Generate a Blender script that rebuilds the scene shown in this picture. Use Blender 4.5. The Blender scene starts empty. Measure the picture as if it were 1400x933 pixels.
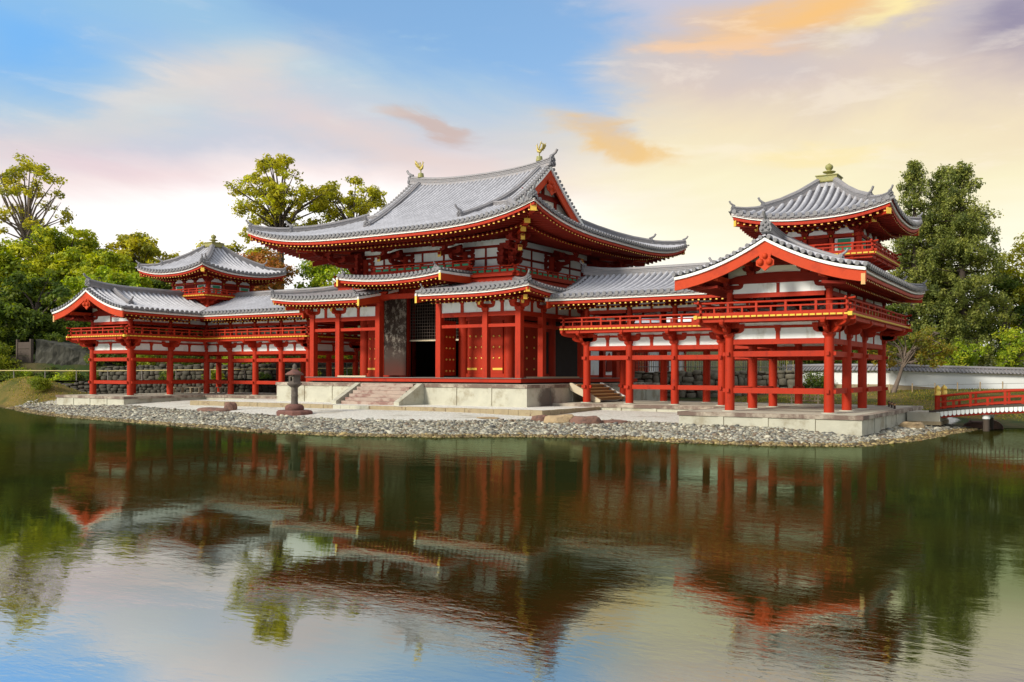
import bpy, bmesh, math, random
import numpy as np
from mathutils import Vector, Matrix
R = math.radians
scene = bpy.context.scene
col = scene.collection
random.seed(7)

# ------------------------------------------------------------------ camera
CAM = (31.5228, -37.6303, 2.2553)
YAW, ROLL = 0.5206, 0.0038
cd = bpy.data.cameras.new('camera')
cam = bpy.data.objects.new('camera', cd); col.objects.link(cam)
cd.sensor_width = 36.0
cd.lens = 1205.79 / 1400 * 36
cd.shift_x = (700 - 808.77) / 1400
cd.shift_y = (511.865 - 466.5) / 1400
cd.clip_end = 3000
cam.location = CAM
cam.rotation_mode = 'XYZ'
_m = Matrix.Rotation(YAW, 4, 'Z') @ Matrix.Rotation(math.pi / 2, 4, 'X') @ Matrix.Rotation(ROLL, 4, 'Z')
cam.rotation_euler = _m.to_euler()
scene.camera = cam

# ------------------------------------------------------------------ sun, exposure
SUN = Vector((-0.30, -0.85, 0.50)).normalized()
sl = bpy.data.lights.new('sun', 'SUN'); sl.energy = 3.2; sl.angle = R(13); sl.color = (1.0, 0.93, 0.81)
so = bpy.data.objects.new('sun', sl); col.objects.link(so)
so.rotation_euler = SUN.to_track_quat('Z', 'Y').to_euler()
scene.view_settings.view_transform = 'Standard'
scene.view_settings.look = 'None'
scene.view_settings.exposure = 0.36
scene.view_settings.gamma = 1.0
scene.render.engine = 'CYCLES'
scene.cycles.max_bounces = 6
scene.cycles.diffuse_bounces = 3
scene.cycles.glossy_bounces = 3
scene.cycles.transparent_max_bounces = 4


# ------------------------------------------------------------------ node helper
class NT:
    def __init__(s, tree):
        s.t = tree; s.n = tree.nodes; s.l = tree.links

    def node(s, typ, **kw):
        n = s.n.new(typ)
        for k, v in kw.items():
            if k.startswith('i_'):
                continue
            setattr(n, k, v)
        return n

    def link(s, a, b): s.l.new(a, b)

    def val(s, sock, v):
        if isinstance(v, bpy.types.NodeSocket): s.l.new(v, sock)
        else: sock.default_value = v

    def math(s, op, a, b=0.0, c=0.0, clamp=False):
        n = s.n.new('ShaderNodeMath'); n.operation = op; n.use_clamp = clamp
        s.val(n.inputs[0], a); s.val(n.inputs[1], b); s.val(n.inputs[2], c)
        return n.outputs[0]

    def smooth(s, x, lo, hi):
        n = s.n.new('ShaderNodeMapRange'); n.interpolation_type = 'SMOOTHSTEP'
        s.val(n.inputs['Value'], x); n.inputs['From Min'].default_value = lo; n.inputs['From Max'].default_value = hi
        return n.outputs[0]

    def mix(s, f, a, b):
        n = s.n.new('ShaderNodeMix'); n.data_type = 'RGBA'
        s.val(n.inputs[0], f); s.val(n.inputs[6], a if not isinstance(a, tuple) else a + (1,) * (4 - len(a)))
        s.val(n.inputs[7], b if not isinstance(b, tuple) else b + (1,) * (4 - len(b)))
        return n.outputs[2]

    def noise(s, vec, scale, detail=4, rough=0.55, w=None, dist=0.0):
        n = s.n.new('ShaderNodeTexNoise')
        if vec is not None: s.l.new(vec, n.inputs['Vector'])
        n.inputs['Scale'].default_value = scale; n.inputs['Detail'].default_value = detail
        n.inputs['Roughness'].default_value = rough; n.inputs['Distortion'].default_value = dist
        return n.outputs[0]

    def mapping(s, vec, scale=(1, 1, 1), loc=(0, 0, 0), rot=(0, 0, 0)):
        n = s.n.new('ShaderNodeMapping')
        s.l.new(vec, n.inputs[0]); n.inputs['Location'].default_value = loc
        n.inputs['Rotation'].default_value = rot; n.inputs['Scale'].default_value = scale
        return n.outputs[0]


# ------------------------------------------------------------------ sky
world = bpy.data.worlds.new('World'); scene.world = world
world.use_nodes = True
w = NT(world.node_tree)
w.n.clear()
out = w.node('ShaderNodeOutputWorld')
sky = w.node('ShaderNodeTexSky'); sky.sky_type = 'NISHITA'; sky.sun_disc = False
sky.sun_elevation = math.asin(SUN.z); sky.sun_rotation = math.atan2(SUN.x, SUN.y)
bg1 = w.node('ShaderNodeBackground'); bg1.inputs[1].default_value = 0.10
w.link(sky.outputs[0], bg1.inputs[0])
tc = w.node('ShaderNodeTexCoord')
D = tc.outputs['Generated']
sep = w.node('ShaderNodeSeparateXYZ'); w.link(D, sep.inputs[0])
elev = sep.outputs[2]
# azimuth angle, zero at the view direction's left edge of the hall, positive to the north (right)
az = w.math('ARCTAN2', sep.outputs[0], sep.outputs[1])
azn = w.math('ADD', az, 0.60)        # about -0.53 .. 0.49 over the picture
# soft warped cloud fields stretched along the horizon
m1 = w.mapping(D, scale=(1.5, 1.5, 5.0), rot=(0, R(-14), 0))
n1 = w.noise(m1, 1.3, 6, 0.58, dist=0.5)
m2 = w.mapping(D, scale=(2.0, 2.0, 8.0), loc=(3.1, 1.2, 0.4), rot=(R(14), R(12), 0))
n2 = w.noise(m2, 2.0, 7, 0.6, dist=0.7)
m3 = w.mapping(D, scale=(3.0, 3.0, 12.0), loc=(8.1, -2.2, 1.4), rot=(0, R(10), 0))
n3 = w.noise(m3, 2.2, 8, 0.62, dist=0.4)
def ramp(fac, stops):
    r = w.node('ShaderNodeValToRGB')
    e = r.color_ramp.elements
    while len(e) > 1: e.remove(e[-1])
    e[0].position = stops[0][0]; e[0].color = tuple(stops[0][1]) + (1,)
    for p, c in stops[1:]:
        k = e.new(p); k.color = tuple(c) + (1,)
    w.link(fac, r.inputs[0])
    return r.outputs[0]
nd1 = w.math('SUBTRACT', n1, 0.5); nd2 = w.math('SUBTRACT', n2, 0.5); nd3 = w.math('SUBTRACT', n3, 0.5)
au = w.math('ADD', azn, w.math('MULTIPLY', nd3, 0.16))
eu = w.math('ADD', elev, w.math('MULTIPLY', nd2, 0.07))
def blob(a0, e0, sa, se, sl=0.0, k=1.0, hard=False):
    """one bank of cloud, centred on azimuth a0 and elevation e0, drifting edges"""
    da = w.math('SUBTRACT', au, a0); de = w.math('SUBTRACT', w.math('SUBTRACT', eu, e0), w.math('MULTIPLY', da, sl))
    q = w.math('ADD', w.math('POWER', w.math('ABSOLUTE', w.math('DIVIDE', da, sa)), 2.0), w.math('POWER', w.math('ABSOLUTE', w.math('DIVIDE', de, se)), 2.0))
    g = w.math('EXPONENT', w.math('MULTIPLY', q, -1.0))
    if hard: g = w.smooth(g, 0.18, 0.85)
    return w.math('MULTIPLY', g, k, clamp=True)
ew = w.math('ADD', elev, w.math('MULTIPLY', nd1, 0.15))
ewl = w.math('ADD', ew, w.math('MULTIPLY', w.smooth(azn, -0.22, -0.50), 0.035))
left = ramp(ewl, [(0.0, (0.95, 0.93, 0.92)), (0.175, (0.92, 0.89, 0.87)), (0.212, (0.74, 0.65, 0.64)),
                  (0.248, (0.48, 0.50, 0.57)), (0.29, (0.39, 0.50, 0.58)), (0.34, (0.27, 0.44, 0.61)), (0.44, (0.22, 0.42, 0.62)), (0.55, (0.48, 0.53, 0.60)), (0.75, (0.52, 0.55, 0.60)), (1.0, (0.52, 0.55, 0.60))])
right = ramp(ew, [(0.0, (0.95, 0.94, 0.92)), (0.10, (0.88, 0.86, 0.78)), (0.16, (0.82, 0.78, 0.62)), (0.21, (0.76, 0.70, 0.48)),
                  (0.255, (0.71, 0.61, 0.43)), (0.30, (0.57, 0.48, 0.43)), (0.345, (0.47, 0.43, 0.45)), (0.44, (0.52, 0.49, 0.52)), (0.6, (0.54, 0.55, 0.58)), (1.0, (0.52, 0.55, 0.60))])
fr = w.smooth(w.math('ADD', au, w.math('MULTIPLY', nd1, 0.20)), -0.10, 0.20)
veil = w.mix(fr, left, right)
# the half of the sky behind the pond is plain grey-blue cloud
back = w.smooth(w.math('ADD', w.math('MULTIPLY', sep.outputs[0], -math.sin(YAW)), w.math('MULTIPLY', sep.outputs[1], math.cos(YAW))), 0.35, -0.25)
veil = w.mix(back, veil, (0.50, 0.54, 0.60))
# banks and streaks of lit cloud
veil = w.mix(blob(-0.36, 0.27, 0.16, 0.022, 0.45, 0.6), veil, (0.66, 0.57, 0.49))
veil = w.mix(blob(-0.42, 0.20, 0.10, 0.022, 0.0, 0.6), veil, (0.66, 0.50, 0.53))
veil = w.mix(blob(-0.13, 0.245, 0.20, 0.022, -0.22, 0.75), veil, (0.64, 0.52, 0.49))
veil = w.mix(blob(-0.09, 0.272, 0.05, 0.014, -0.25, 0.75, True), veil, (0.50, 0.36, 0.31))
veil = w.mix(blob(0.11, 0.255, 0.085, 0.020, -0.22, 0.82, True), veil, (0.70, 0.44, 0.16))
veil = w.mix(blob(0.22, 0.345, 0.10, 0.012, 0.05, 0.8, True), veil, (0.74, 0.50, 0.33))
veil = w.mix(blob(0.16, 0.385, 0.09, 0.022, 0.1, 0.7), veil, (0.42, 0.45, 0.58))
veil = w.mix(blob(0.33, 0.372, 0.13, 0.020, 0.12, 0.95), veil, (0.76, 0.45, 0.17))
veil = w.mix(blob(0.42, 0.372, 0.05, 0.014, 0.35, 0.9), veil, (0.80, 0.68, 0.34))
veil = w.mix(blob(0.53, 0.345, 0.05, 0.035, 0.0, 0.85), veil, (0.22, 0.20, 0.30))
veil = w.mix(blob(-0.50, 0.30, 0.09, 0.045, 0.0, 0.9), veil, (0.15, 0.38, 0.72))
veil = w.mix(blob(0.34, 0.235, 0.09, 0.014, 0.1, 0.7, True), veil, (0.78, 0.66, 0.36))
veil = w.mix(w.math('MULTIPLY', w.smooth(n3, 0.54, 0.68), w.math('MULTIPLY', w.smooth(elev, 0.14, 0.22), w.math('MULTIPLY_ADD', fr, 0.15, 0.12))), veil, (0.82, 0.74, 0.64))
bg2 = w.node('ShaderNodeBackground'); bg2.inputs[1].default_value = 1.0
w.link(veil, bg2.inputs[0])
# the opening through which the blue Nishita sky shows: high up, left of centre
eb = w.math('ADD', eu, w.math('MULTIPLY', azn, 0.20))
hole = w.math('MULTIPLY', w.smooth(eb, 0.262, 0.325), w.math('SUBTRACT', 1.0, w.smooth(elev, 0.44, 0.60)))
hole = w.math('MULTIPLY', hole, w.math('SUBTRACT', 1.0, w.smooth(w.math('ADD', azn, w.math('MULTIPLY', nd3, 0.16)), 0.045, 0.15)))
hole = w.math('MULTIPLY', hole, w.smooth(au, -0.36, -0.24))
hole = w.math('MULTIPLY', hole, w.smooth(n2, 0.22, 0.42))
cover = w.math('SUBTRACT', 1.0, w.math('MULTIPLY', hole, 0.92), clamp=True)
# thin blue air in front of the opening brightens the Nishita blue a little
add = w.node('ShaderNodeAddShader'); bg3 = w.node('ShaderNodeBackground'); bg3.inputs[0].default_value = (0.04, 0.12, 0.23, 1); bg3.inputs[1].default_value = 1.0
w.link(bg1.outputs[0], add.inputs[0]); w.link(bg3.outputs[0], add.inputs[1])
ms = w.node('ShaderNodeMixShader')
w.link(cover, ms.inputs[0]); w.link(add.outputs[0], ms.inputs[1]); w.link(bg2.outputs[0], ms.inputs[2])
w.link(ms.outputs[0], out.inputs[0])


# ------------------------------------------------------------------ materials
def mat(name, base, rough=0.6, var=0.12, vscale=2.0, bump=0.0, bscale=30.0, metal=0.0, spec=0.5, dirt=None, dscale=1.2, dlo=0.52, dhi=0.68, attr=None, stretch=(1, 1, 1), coat=0.0):
    m = bpy.data.materials.new(name); m.use_nodes = True
    t = NT(m.node_tree); t.n.clear()
    o = t.node('ShaderNodeOutputMaterial'); p = t.node('ShaderNodeBsdfPrincipled')
    t.link(p.outputs[0], o.inputs[0])
    tcn = t.node('ShaderNodeTexCoord'); obj = t.mapping(tcn.outputs['Object'], scale=stretch)
    n = t.noise(obj, vscale, 5, 0.6)
    k = t.math('MULTIPLY_ADD', n, 2 * var, 1 - var)
    c = base
    if attr:
        a = t.node('ShaderNodeAttribute'); a.attribute_name = attr
        c = a.outputs['Color']
    hsv = t.node('ShaderNodeHueSaturation')
    if attr: t.link(c, hsv.inputs['Color'])
    else: hsv.inputs['Color'].default_value = tuple(base) + (1,)
    t.link(k, hsv.inputs['Value'])
    cc = hsv.outputs[0]
    if dirt:
        dn = t.noise(obj, dscale, 7, 0.68)
        cc = t.mix(t.math('MULTIPLY', t.smooth(dn, dlo, dhi), dirt[3] if len(dirt) > 3 else 0.8), cc, tuple(dirt[:3]))
    t.link(cc, p.inputs['Base Color'])
    rn = t.math('MULTIPLY_ADD', n, 0.25, rough - 0.12, clamp=True)
    t.link(rn, p.inputs['Roughness'])
    p.inputs['Metallic'].default_value = metal
    p.inputs['Specular IOR Level'].default_value = spec
    p.inputs['Coat Weight'].default_value = coat
    if bump:
        b = t.node('ShaderNodeBump'); b.inputs['Strength'].default_value = bump; b.inputs['Distance'].default_value = 0.02
        bn = t.noise(obj, bscale, 5, 0.6)
        t.link(bn, b.inputs['Height']); t.link(b.outputs[0], p.inputs['Normal'])
    return m


M = {}
M['red'] = mat('vermilion_lacquer', (0.40, 0.028, 0.008), 0.6, 0.26, 1.3, 0.25, 60, dirt=(0.19, 0.018, 0.010, 0.7), dscale=2.6, dlo=0.50, dhi=0.72, spec=0.18, stretch=(1, 1, 0.45))
M['red_shaded'] = mat('shaded_vermilion', (0.20, 0.015, 0.007), 0.7, 0.22, 1.6, 0.15, 60, spec=0.15)  # darker copy of the red: shade under the eaves is in its colour
M['orange'] = mat('fresh_vermilion', (0.50, 0.050, 0.012), 0.6, 0.20, 1.0, 0.2, 40, spec=0.18, dirt=(0.30, 0.030, 0.012, 0.6), dscale=1.8, dlo=0.5, dhi=0.72)
M['white'] = mat('white_plaster', (0.78, 0.80, 0.78), 0.85, 0.07, 1.0, 0.1, 40, dirt=(0.50, 0.48, 0.40, 0.55), dscale=1.6, stretch=(1, 1, 0.5))
M['wtrim'] = mat('white_eave_board', (0.80, 0.79, 0.74), 0.8, 0.08, 2.0, dirt=(0.45, 0.42, 0.36, 0.4), dscale=3)
M['cream'] = mat('cream_plaster', (0.76, 0.72, 0.58), 0.85, 0.08, 1.0)
M['gold'] = mat('gold_paint', (0.80, 0.50, 0.06), 0.45, 0.12, 4.0, spec=0.5)
M['yellow'] = mat('yellow_paint', (0.66, 0.43, 0.03), 0.6, 0.14, 4.0)
M['bronze'] = mat('aged_gilt_bronze', (0.46, 0.36, 0.09), 0.45, 0.3, 5.0, metal=0.3)
M['gilt'] = mat('gilt_bronze', (0.85, 0.58, 0.12), 0.35, 0.15, 6.0, metal=0.6)
M['green'] = mat('green_shutter', (0.016, 0.30, 0.14), 0.6, 0.2, 3.0)
M['verd'] = mat('verdigris_bronze', (0.26, 0.24, 0.07), 0.55, 0.3, 3.0, 0.3, 30, dirt=(0.20, 0.30, 0.16, 0.6), dscale=4)
M['tile'] = None
M['tilee'] = mat('tile_end', (0.17, 0.165, 0.172), 0.55, 0.3, 3.0, 0.4, 40, dirt=(0.24, 0.23, 0.21, 0.6), dscale=5)
M['ridge'] = mat('ridge_tile', (0.24, 0.23, 0.235), 0.5, 0.25, 2.0, 0.4, 30, dirt=(0.36, 0.28, 0.25, 0.6), dscale=3.5, stretch=(1, 1, 3))
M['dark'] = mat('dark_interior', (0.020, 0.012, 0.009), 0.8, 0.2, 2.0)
M['wood'] = mat('new_timber', (0.58, 0.33, 0.12), 0.6, 0.18, 1.5, 0.2, 30, stretch=(6, 1, 6))
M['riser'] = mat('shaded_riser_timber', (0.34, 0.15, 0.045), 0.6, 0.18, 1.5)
M['palewood'] = mat('pale_timber', (0.55, 0.47, 0.32), 0.7, 0.15, 2.0, 0.2, 30)
M['bamboo'] = mat('bamboo', (0.50, 0.40, 0.16), 0.5, 0.2, 3.0)
M['stone'] = mat('pale_granite', (0.47, 0.455, 0.36), 0.85, 0.20, 2.0, 0.6, 25, dirt=(0.26, 0.22, 0.14, 0.75), dscale=1.1, dlo=0.48, dhi=0.68)
def add_spot(m, c, r):
    t = NT(m.node_tree); p = next(n for n in t.n if n.type == 'BSDF_PRINCIPLED')
    O = t.node('ShaderNodeTexCoord').outputs['Object']
    v = t.node('ShaderNodeVectorMath'); v.operation = 'DISTANCE'; t.link(O, v.inputs[0]); v.inputs[1].default_value = c
    d = t.math('ADD', v.outputs['Value'], t.math('MULTIPLY', t.noise(O, 3.5, 6, 0.7), 0.9))
    k = t.math('MULTIPLY', t.smooth(d, r + 0.75, r + 0.15), 0.85)
    src = p.inputs['Base Color'].links[0].from_socket
    t.link(t.mix(k, src, (0.075, 0.055, 0.045)), p.inputs['Base Color'])
add_spot(M['stone'], (8.5, -5.6, 0.35), 0.75)
M['cap'] = mat('stained_granite', (0.42, 0.36, 0.28), 0.85, 0.22, 1.4, 0.6, 25, dirt=(0.13, 0.080, 0.062, 0.9), dscale=1.3, dlo=0.36, dhi=0.58)
M['floor'] = mat('granite_floor', (0.48, 0.45, 0.35), 0.9, 0.2, 0.8, 0.4, 18, dirt=(0.34, 0.30, 0.20, 0.5), dscale=0.5)
M['step'] = mat('stained_step', (0.40, 0.31, 0.25), 0.85, 0.25, 1.8, 0.6, 25, dirt=(0.22, 0.105, 0.085, 0.85), dscale=1.3, dlo=0.45, dhi=0.62, stretch=(1, 1, 2))
M['kerb'] = mat('kerb_stone', (0.34, 0.27, 0.16), 0.9, 0.3, 3.0, 0.7, 25, dirt=(0.16, 0.095, 0.06, 0.8), dscale=2.5)
M['sand'] = mat('white_gravel', (0.76, 0.74, 0.66), 0.95, 0.25, 30.0, 0.8, 90, dirt=(0.40, 0.37, 0.28, 0.5), dscale=0.8)
M['rock'] = mat('brown_rock', (0.20, 0.105, 0.075), 0.9, 0.35, 3.0, 1.0, 12, dirt=(0.075, 0.05, 0.042, 0.8), dscale=2.0)
M['rocky'] = mat('ochre_rock', (0.40, 0.29, 0.16), 0.9, 0.35, 3.0, 1.0, 12, dirt=(0.16, 0.11, 0.075, 0.7), dscale=2.5)
M['lantern'] = mat('weathered_stone', (0.115, 0.092, 0.075), 0.9, 0.3, 4.0, 0.9, 30, dirt=(0.26, 0.23, 0.17, 0.6), dscale=3.0)
M['lanternb'] = mat('red_brown_stone', (0.17, 0.075, 0.058), 0.9, 0.3, 4.0, 0.9, 30, dirt=(0.075, 0.045, 0.04, 0.7), dscale=3.0)
M['bark'] = mat('bark', (0.075, 0.055, 0.042), 0.9, 0.35, 4.0, 0.9, 18, stretch=(1, 1, 0.25))
M['barkp'] = mat('grey_bark', (0.17, 0.13, 0.10), 0.9, 0.3, 4.0, 0.9, 18, stretch=(1, 1, 0.25))
M['greyw'] = mat('grey_timber', (0.20, 0.18, 0.16), 0.8, 0.25, 3.0, 0.4, 20, stretch=(4, 4, 0.5))
M['pebble'] = mat('pebble', (0.3, 0.3, 0.3), 0.75, 0.25, 9.0, 0.4, 40, attr='Col')
M['abut'] = mat('mossy_boulder', (0.070, 0.062, 0.046), 0.9, 0.5, 1.1, 1.0, 8, dirt=(0.05, 0.05, 0.03, 0.9), dscale=0.9, stretch=(1, 1, 0.4))


M['streak'] = mat('streaked_rock', (0.060, 0.058, 0.044), 0.95, 0.5, 1.6, 1.0, 9, dirt=(0.015, 0.015, 0.010, 0.95), dscale=2.2, dlo=0.42, dhi=0.60, stretch=(1, 1, 0.22))
M['block'] = mat('grey_wall_block', (0.22, 0.195, 0.14), 0.9, 0.4, 1.3, 0.9, 14, dirt=(0.07, 0.06, 0.04, 0.85), dscale=1.3)


def weathered_mat():
    m = bpy.data.materials.new('weathered_door'); m.use_nodes = True
    t = NT(m.node_tree); p = t.n['Principled BSDF']
    tcn = t.node('ShaderNodeTexCoord'); O = tcn.outputs['Object']
    s = t.node('ShaderNodeSeparateXYZ'); t.link(O, s.inputs[0])
    a = t.noise(t.mapping(O, scale=(4.5, 4.5, 2.6)), 1.0, 9, 0.78)
    b = t.noise(O, 1.2, 4)
    zz = t.math('ADD', s.outputs[2], t.math('MULTIPLY_ADD', b, 0.8, -0.4))
    up = t.smooth(zz, 1.1, 2.6)
    flake = t.math('MULTIPLY', t.smooth(a, 0.50, 0.57), up)
    base = t.mix(t.smooth(zz, 0.3, 1.6), (0.095, 0.018, 0.009), (0.045, 0.028, 0.020))
    c = t.mix(t.math('MULTIPLY', flake, 0.9), base, (0.30, 0.265, 0.215))
    t.link(c, p.inputs['Base Color']); p.inputs['Roughness'].default_value = 0.85
    return m
M['weather'] = weathered_mat()


def tile_mat(name, base, jt):
    m = bpy.data.materials.new(name); m.use_nodes = True
    t = NT(m.node_tree); p = t.n['Principled BSDF']
    uv = t.node('ShaderNodeUVMap'); uv.uv_map = 'UVMap'
    s = t.node('ShaderNodeSeparateXYZ'); t.link(uv.outputs[0], s.inputs[0])
    tcn = t.node('ShaderNodeTexCoord'); O = tcn.outputs['Object']
    # courses of tiles: one tile every 0.29 m down the slope, each with its own tone
    v = t.math('MULTIPLY', s.outputs[1], 1 / 0.29)
    fv = t.math('FRACT', v)
    cell = t.node('ShaderNodeTexWhiteNoise'); cell.noise_dimensions = '2D'
    cx = t.node('ShaderNodeCombineXYZ')
    t.link(t.math('FLOOR', t.math('MULTIPLY', s.outputs[0], 1 / 0.135)), cx.inputs[0]); t.link(t.math('FLOOR', v), cx.inputs[1])
    t.link(cx.outputs[0], cell.inputs[0])
    n = t.noise(O, 0.8, 5, 0.65)
    k = t.math('ADD', t.math('MULTIPLY', cell.outputs[0], 0.18), t.math('MULTIPLY_ADD', n, 0.6, 0.58))
    hsv = t.node('ShaderNodeHueSaturation'); hsv.inputs['Color'].default_value = base + (1,); t.link(k, hsv.inputs['Value'])
    joint = t.smooth(fv, 0.10, 0.02)
    c = t.mix(t.math('MULTIPLY', joint, jt), hsv.outputs[0], (0.05, 0.05, 0.055))
    st = t.noise(t.mapping(O, scale=(1, 1, 0.5)), 2.4, 6, 0.7)
    c = t.mix(t.math('MULTIPLY', t.smooth(st, 0.58, 0.72), 0.4), c, tuple(min(0.5, x * 1.25) for x in base))
    t.link(c, p.inputs['Base Color'])
    p.inputs['Roughness'].default_value = 0.42
    p.inputs['Specular IOR Level'].default_value = 0.6
    b = t.node('ShaderNodeBump'); b.inputs['Strength'].default_value = 0.35; b.inputs['Distance'].default_value = 0.012
    hgt = t.math('ADD', fv, t.math('MULTIPLY', t.noise(O, 14, 4), 0.4))
    t.link(hgt, b.inputs['Height']); t.link(b.outputs[0], p.inputs['Normal'])
    return m
M['tile'] = tile_mat('grey_round_tile', (0.48, 0.475, 0.50), 0.35)
M['pan'] = tile_mat('shaded_pan_tile', (0.060, 0.058, 0.066), 0.5)  # pan tiles darkened, so shade between the round rows is in the colour


def leaf_mat(name, trans=0.45):
    m = bpy.data.materials.new(name); m.use_nodes = True
    t = NT(m.node_tree); t.n.clear()
    o = t.node('ShaderNodeOutputMaterial')
    a = t.node('ShaderNodeAttribute'); a.attribute_name = 'Col'
    d = t.node('ShaderNodeBsdfPrincipled'); d.inputs['Roughness'].default_value = 0.6; d.inputs['Specular IOR Level'].default_value = 0.25
    tr = t.node('ShaderNodeBsdfTranslucent')
    hs = t.node('ShaderNodeHueSaturation'); hs.inputs['Value'].default_value = 1.3; hs.inputs['Saturation'].default_value = 1.1
    t.link(a.outputs['Color'], hs.inputs['Color']); t.link(hs.outputs[0], tr.inputs[0])
    t.link(a.outputs['Color'], d.inputs['Base Color'])
    mx = t.node('ShaderNodeMixShader'); mx.inputs[0].default_value = trans
    t.link(d.outputs[0], mx.inputs[1]); t.link(tr.outputs[0], mx.inputs[2]); t.link(mx.outputs[0], o.inputs[0])
    return m
M['leaf'] = leaf_mat('foliage')


# ------------------------------------------------------------------ object helpers
def tag(o, label=None, cat=None, group=None, kind=None):
    if label: o['label'] = label
    if cat: o['category'] = cat
    if group: o['group'] = group
    if kind: o['kind'] = kind
    return o


def thing(name, label, cat, loc=(0, 0, 0), group=None):
    o = bpy.data.objects.new(name, None); col.objects.link(o)
    o.location = loc; o.empty_display_size = 0.5
    return tag(o, label, cat, group)


def root_loc(p):
    v = Vector((0, 0, 0))
    while p is not None:
        v += p.location; p = p.parent
    return v


class MB:
    """collects shapes in world coordinates and links them as ONE mesh object"""
    MX = 1          # -1 mirrors everything across the hall's axis

    def __init__(s): s.v = []; s.f = []; s.m = []; s.uv = {}; s.mats = []; s.sm = []

    def mi(s, m):
        if m not in s.mats: s.mats.append(m)
        return s.mats.index(m)

    def add(s, vs, fs, m, smooth=False, uvs=None):
        b = len(s.v); k = s.mi(m)
        s.v.extend([tuple(p) for p in vs])
        for f in fs:
            if uvs is not None: s.uv[len(s.f)] = [uvs[i] for i in f]
            s.f.append([i + b for i in f]); s.m.append(k); s.sm.append(smooth)

    def box(s, x0, x1, y0, y1, z0, z1, m):
        x0, x1 = min(x0, x1), max(x0, x1); y0, y1 = min(y0, y1), max(y0, y1)
        vs = [(x0, y0, z0), (x1, y0, z0), (x1, y1, z0), (x0, y1, z0), (x0, y0, z1), (x1, y0, z1), (x1, y1, z1), (x0, y1, z1)]
        s.add(vs, BOXF, m)

    def beam(s, p0, p1, wd, h, m, ext=0.0):
        """box along p0->p1 (centre line of its underside), width wd, height h upward"""
        p0 = Vector(p0); p1 = Vector(p1); d = (p1 - p0).normalized()
        p0 = p0 - d * ext; p1 = p1 + d * ext
        sd = d.cross(Vector((0, 0, 1)))
        if sd.length < 1e-5: sd = Vector((1, 0, 0))
        sd = sd.normalized() * (wd / 2); up = sd.cross(d).normalized() * h
        if up.z < 0: up = -up
        vs = [p0 - sd, p0 + sd, p1 + sd, p1 - sd, p0 - sd + up, p0 + sd + up, p1 + sd + up, p1 - sd + up]
        s.add(vs, BOXF, m)

    def cyl(s, x, y, z0, z1, r0, r1=None, n=14, m=None, caps=True):
        r1 = r0 if r1 is None else r1
        vs = []
        for z, r in ((z0, r0), (z1, r1)):
            for i in range(n):
                a = 2 * math.pi * i / n
                vs.append((x + r * math.cos(a), y + r * math.sin(a), z))
        fs = [[i, (i + 1) % n, n + (i + 1) % n, n + i] for i in range(n)]
        s.add(vs, fs, m, True)
        if caps:
            s.add(vs[:n], [list(range(n))[::-1]], m); s.add(vs[n:], [list(range(n))], m)

    def lathe(s, x, y, prof, m, n=16, sq=False):
        vs = []
        for r, z in prof:
            for i in range(n):
                a = 2 * math.pi * (i + (0.5 if sq else 0)) / n
                vs.append((x + r * math.cos(a), y + r * math.sin(a), z))
        fs = []
        for k in range(len(prof) - 1):
            for i in range(n):
                j = (i + 1) % n
                fs.append([k * n + i, k * n + j, (k + 1) * n + j, (k + 1) * n + i])
        s.add(vs, fs, m, not sq)
        s.add(vs[:n], [list(range(n))[::-1]], m); s.add(vs[-n:], [list(range(n))], m)

    def tube(s, path, rad, m, n=8, closed_ends=True):
        path = [Vector(p) for p in path]
        if not isinstance(rad, (list, tuple)): rad = [rad] * len(path)
        vs = []; u = None
        for i, p in enumerate(path):
            d = (path[min(i + 1, len(path) - 1)] - path[max(i - 1, 0)]).normalized()
            if u is None:
                u = d.cross(Vector((0, 0, 1)))
                if u.length < 1e-3: u = Vector((1, 0, 0))
            u = (u - d * u.dot(d)).normalized(); q = d.cross(u)
            for k in range(n):
                a = 2 * math.pi * k / n
                vs.append(p + (u * math.cos(a) + q * math.sin(a)) * rad[i])
        fs = []
        for i in range(len(path) - 1):
            for k in range(n):
                j = (k + 1) % n
                fs.append([i * n + k, i * n + j, (i + 1) * n + j, (i + 1) * n + k])
        s.add(vs, fs, m, True)
        if closed_ends:
            s.add(vs[:n], [list(range(n))[::-1]], m); s.add(vs[-n:], [list(range(n))], m)

    def prism(s, pts, off, m):
        """flat outline pts (3-D) extruded by the vector off"""
        off = Vector(off); n = len(pts)
        a = [Vector(p) for p in pts]; b = [p + off for p in a]
        s.add(a + b, [list(range(n)), list(range(n, 2 * n))[::-1]] + [[i, i + n, (i + 1) % n + n, (i + 1) % n] for i in range(n)], m)

    def sweep(s, path, prof, m, smooth=False, side=None):
        """vertical-frame sweep: prof is a list of (sideways, up) offsets"""
        path = [Vector(p) for p in path]; k = len(prof); vs = []
        for i, p in enumerate(path):
            d = path[min(i + 1, len(path) - 1)] - path[max(i - 1, 0)]
            d.z = 0; d.normalize()
            sd = Vector((d.y, -d.x, 0)) if side is None else Vector(side)
            for a, b in prof: vs.append(p + sd * a + Vector((0, 0, b)))
        fs = []
        for i in range(len(path) - 1):
            for j in range(k):
                jj = (j + 1) % k
                fs.append([i * k + j, i * k + jj, (i + 1) * k + jj, (i + 1) * k + j])
        s.add(vs, fs, m, smooth)
        s.add(vs[:k], [list(range(k))[::-1]], m); s.add(vs[-k:], [list(range(k))], m)

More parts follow.
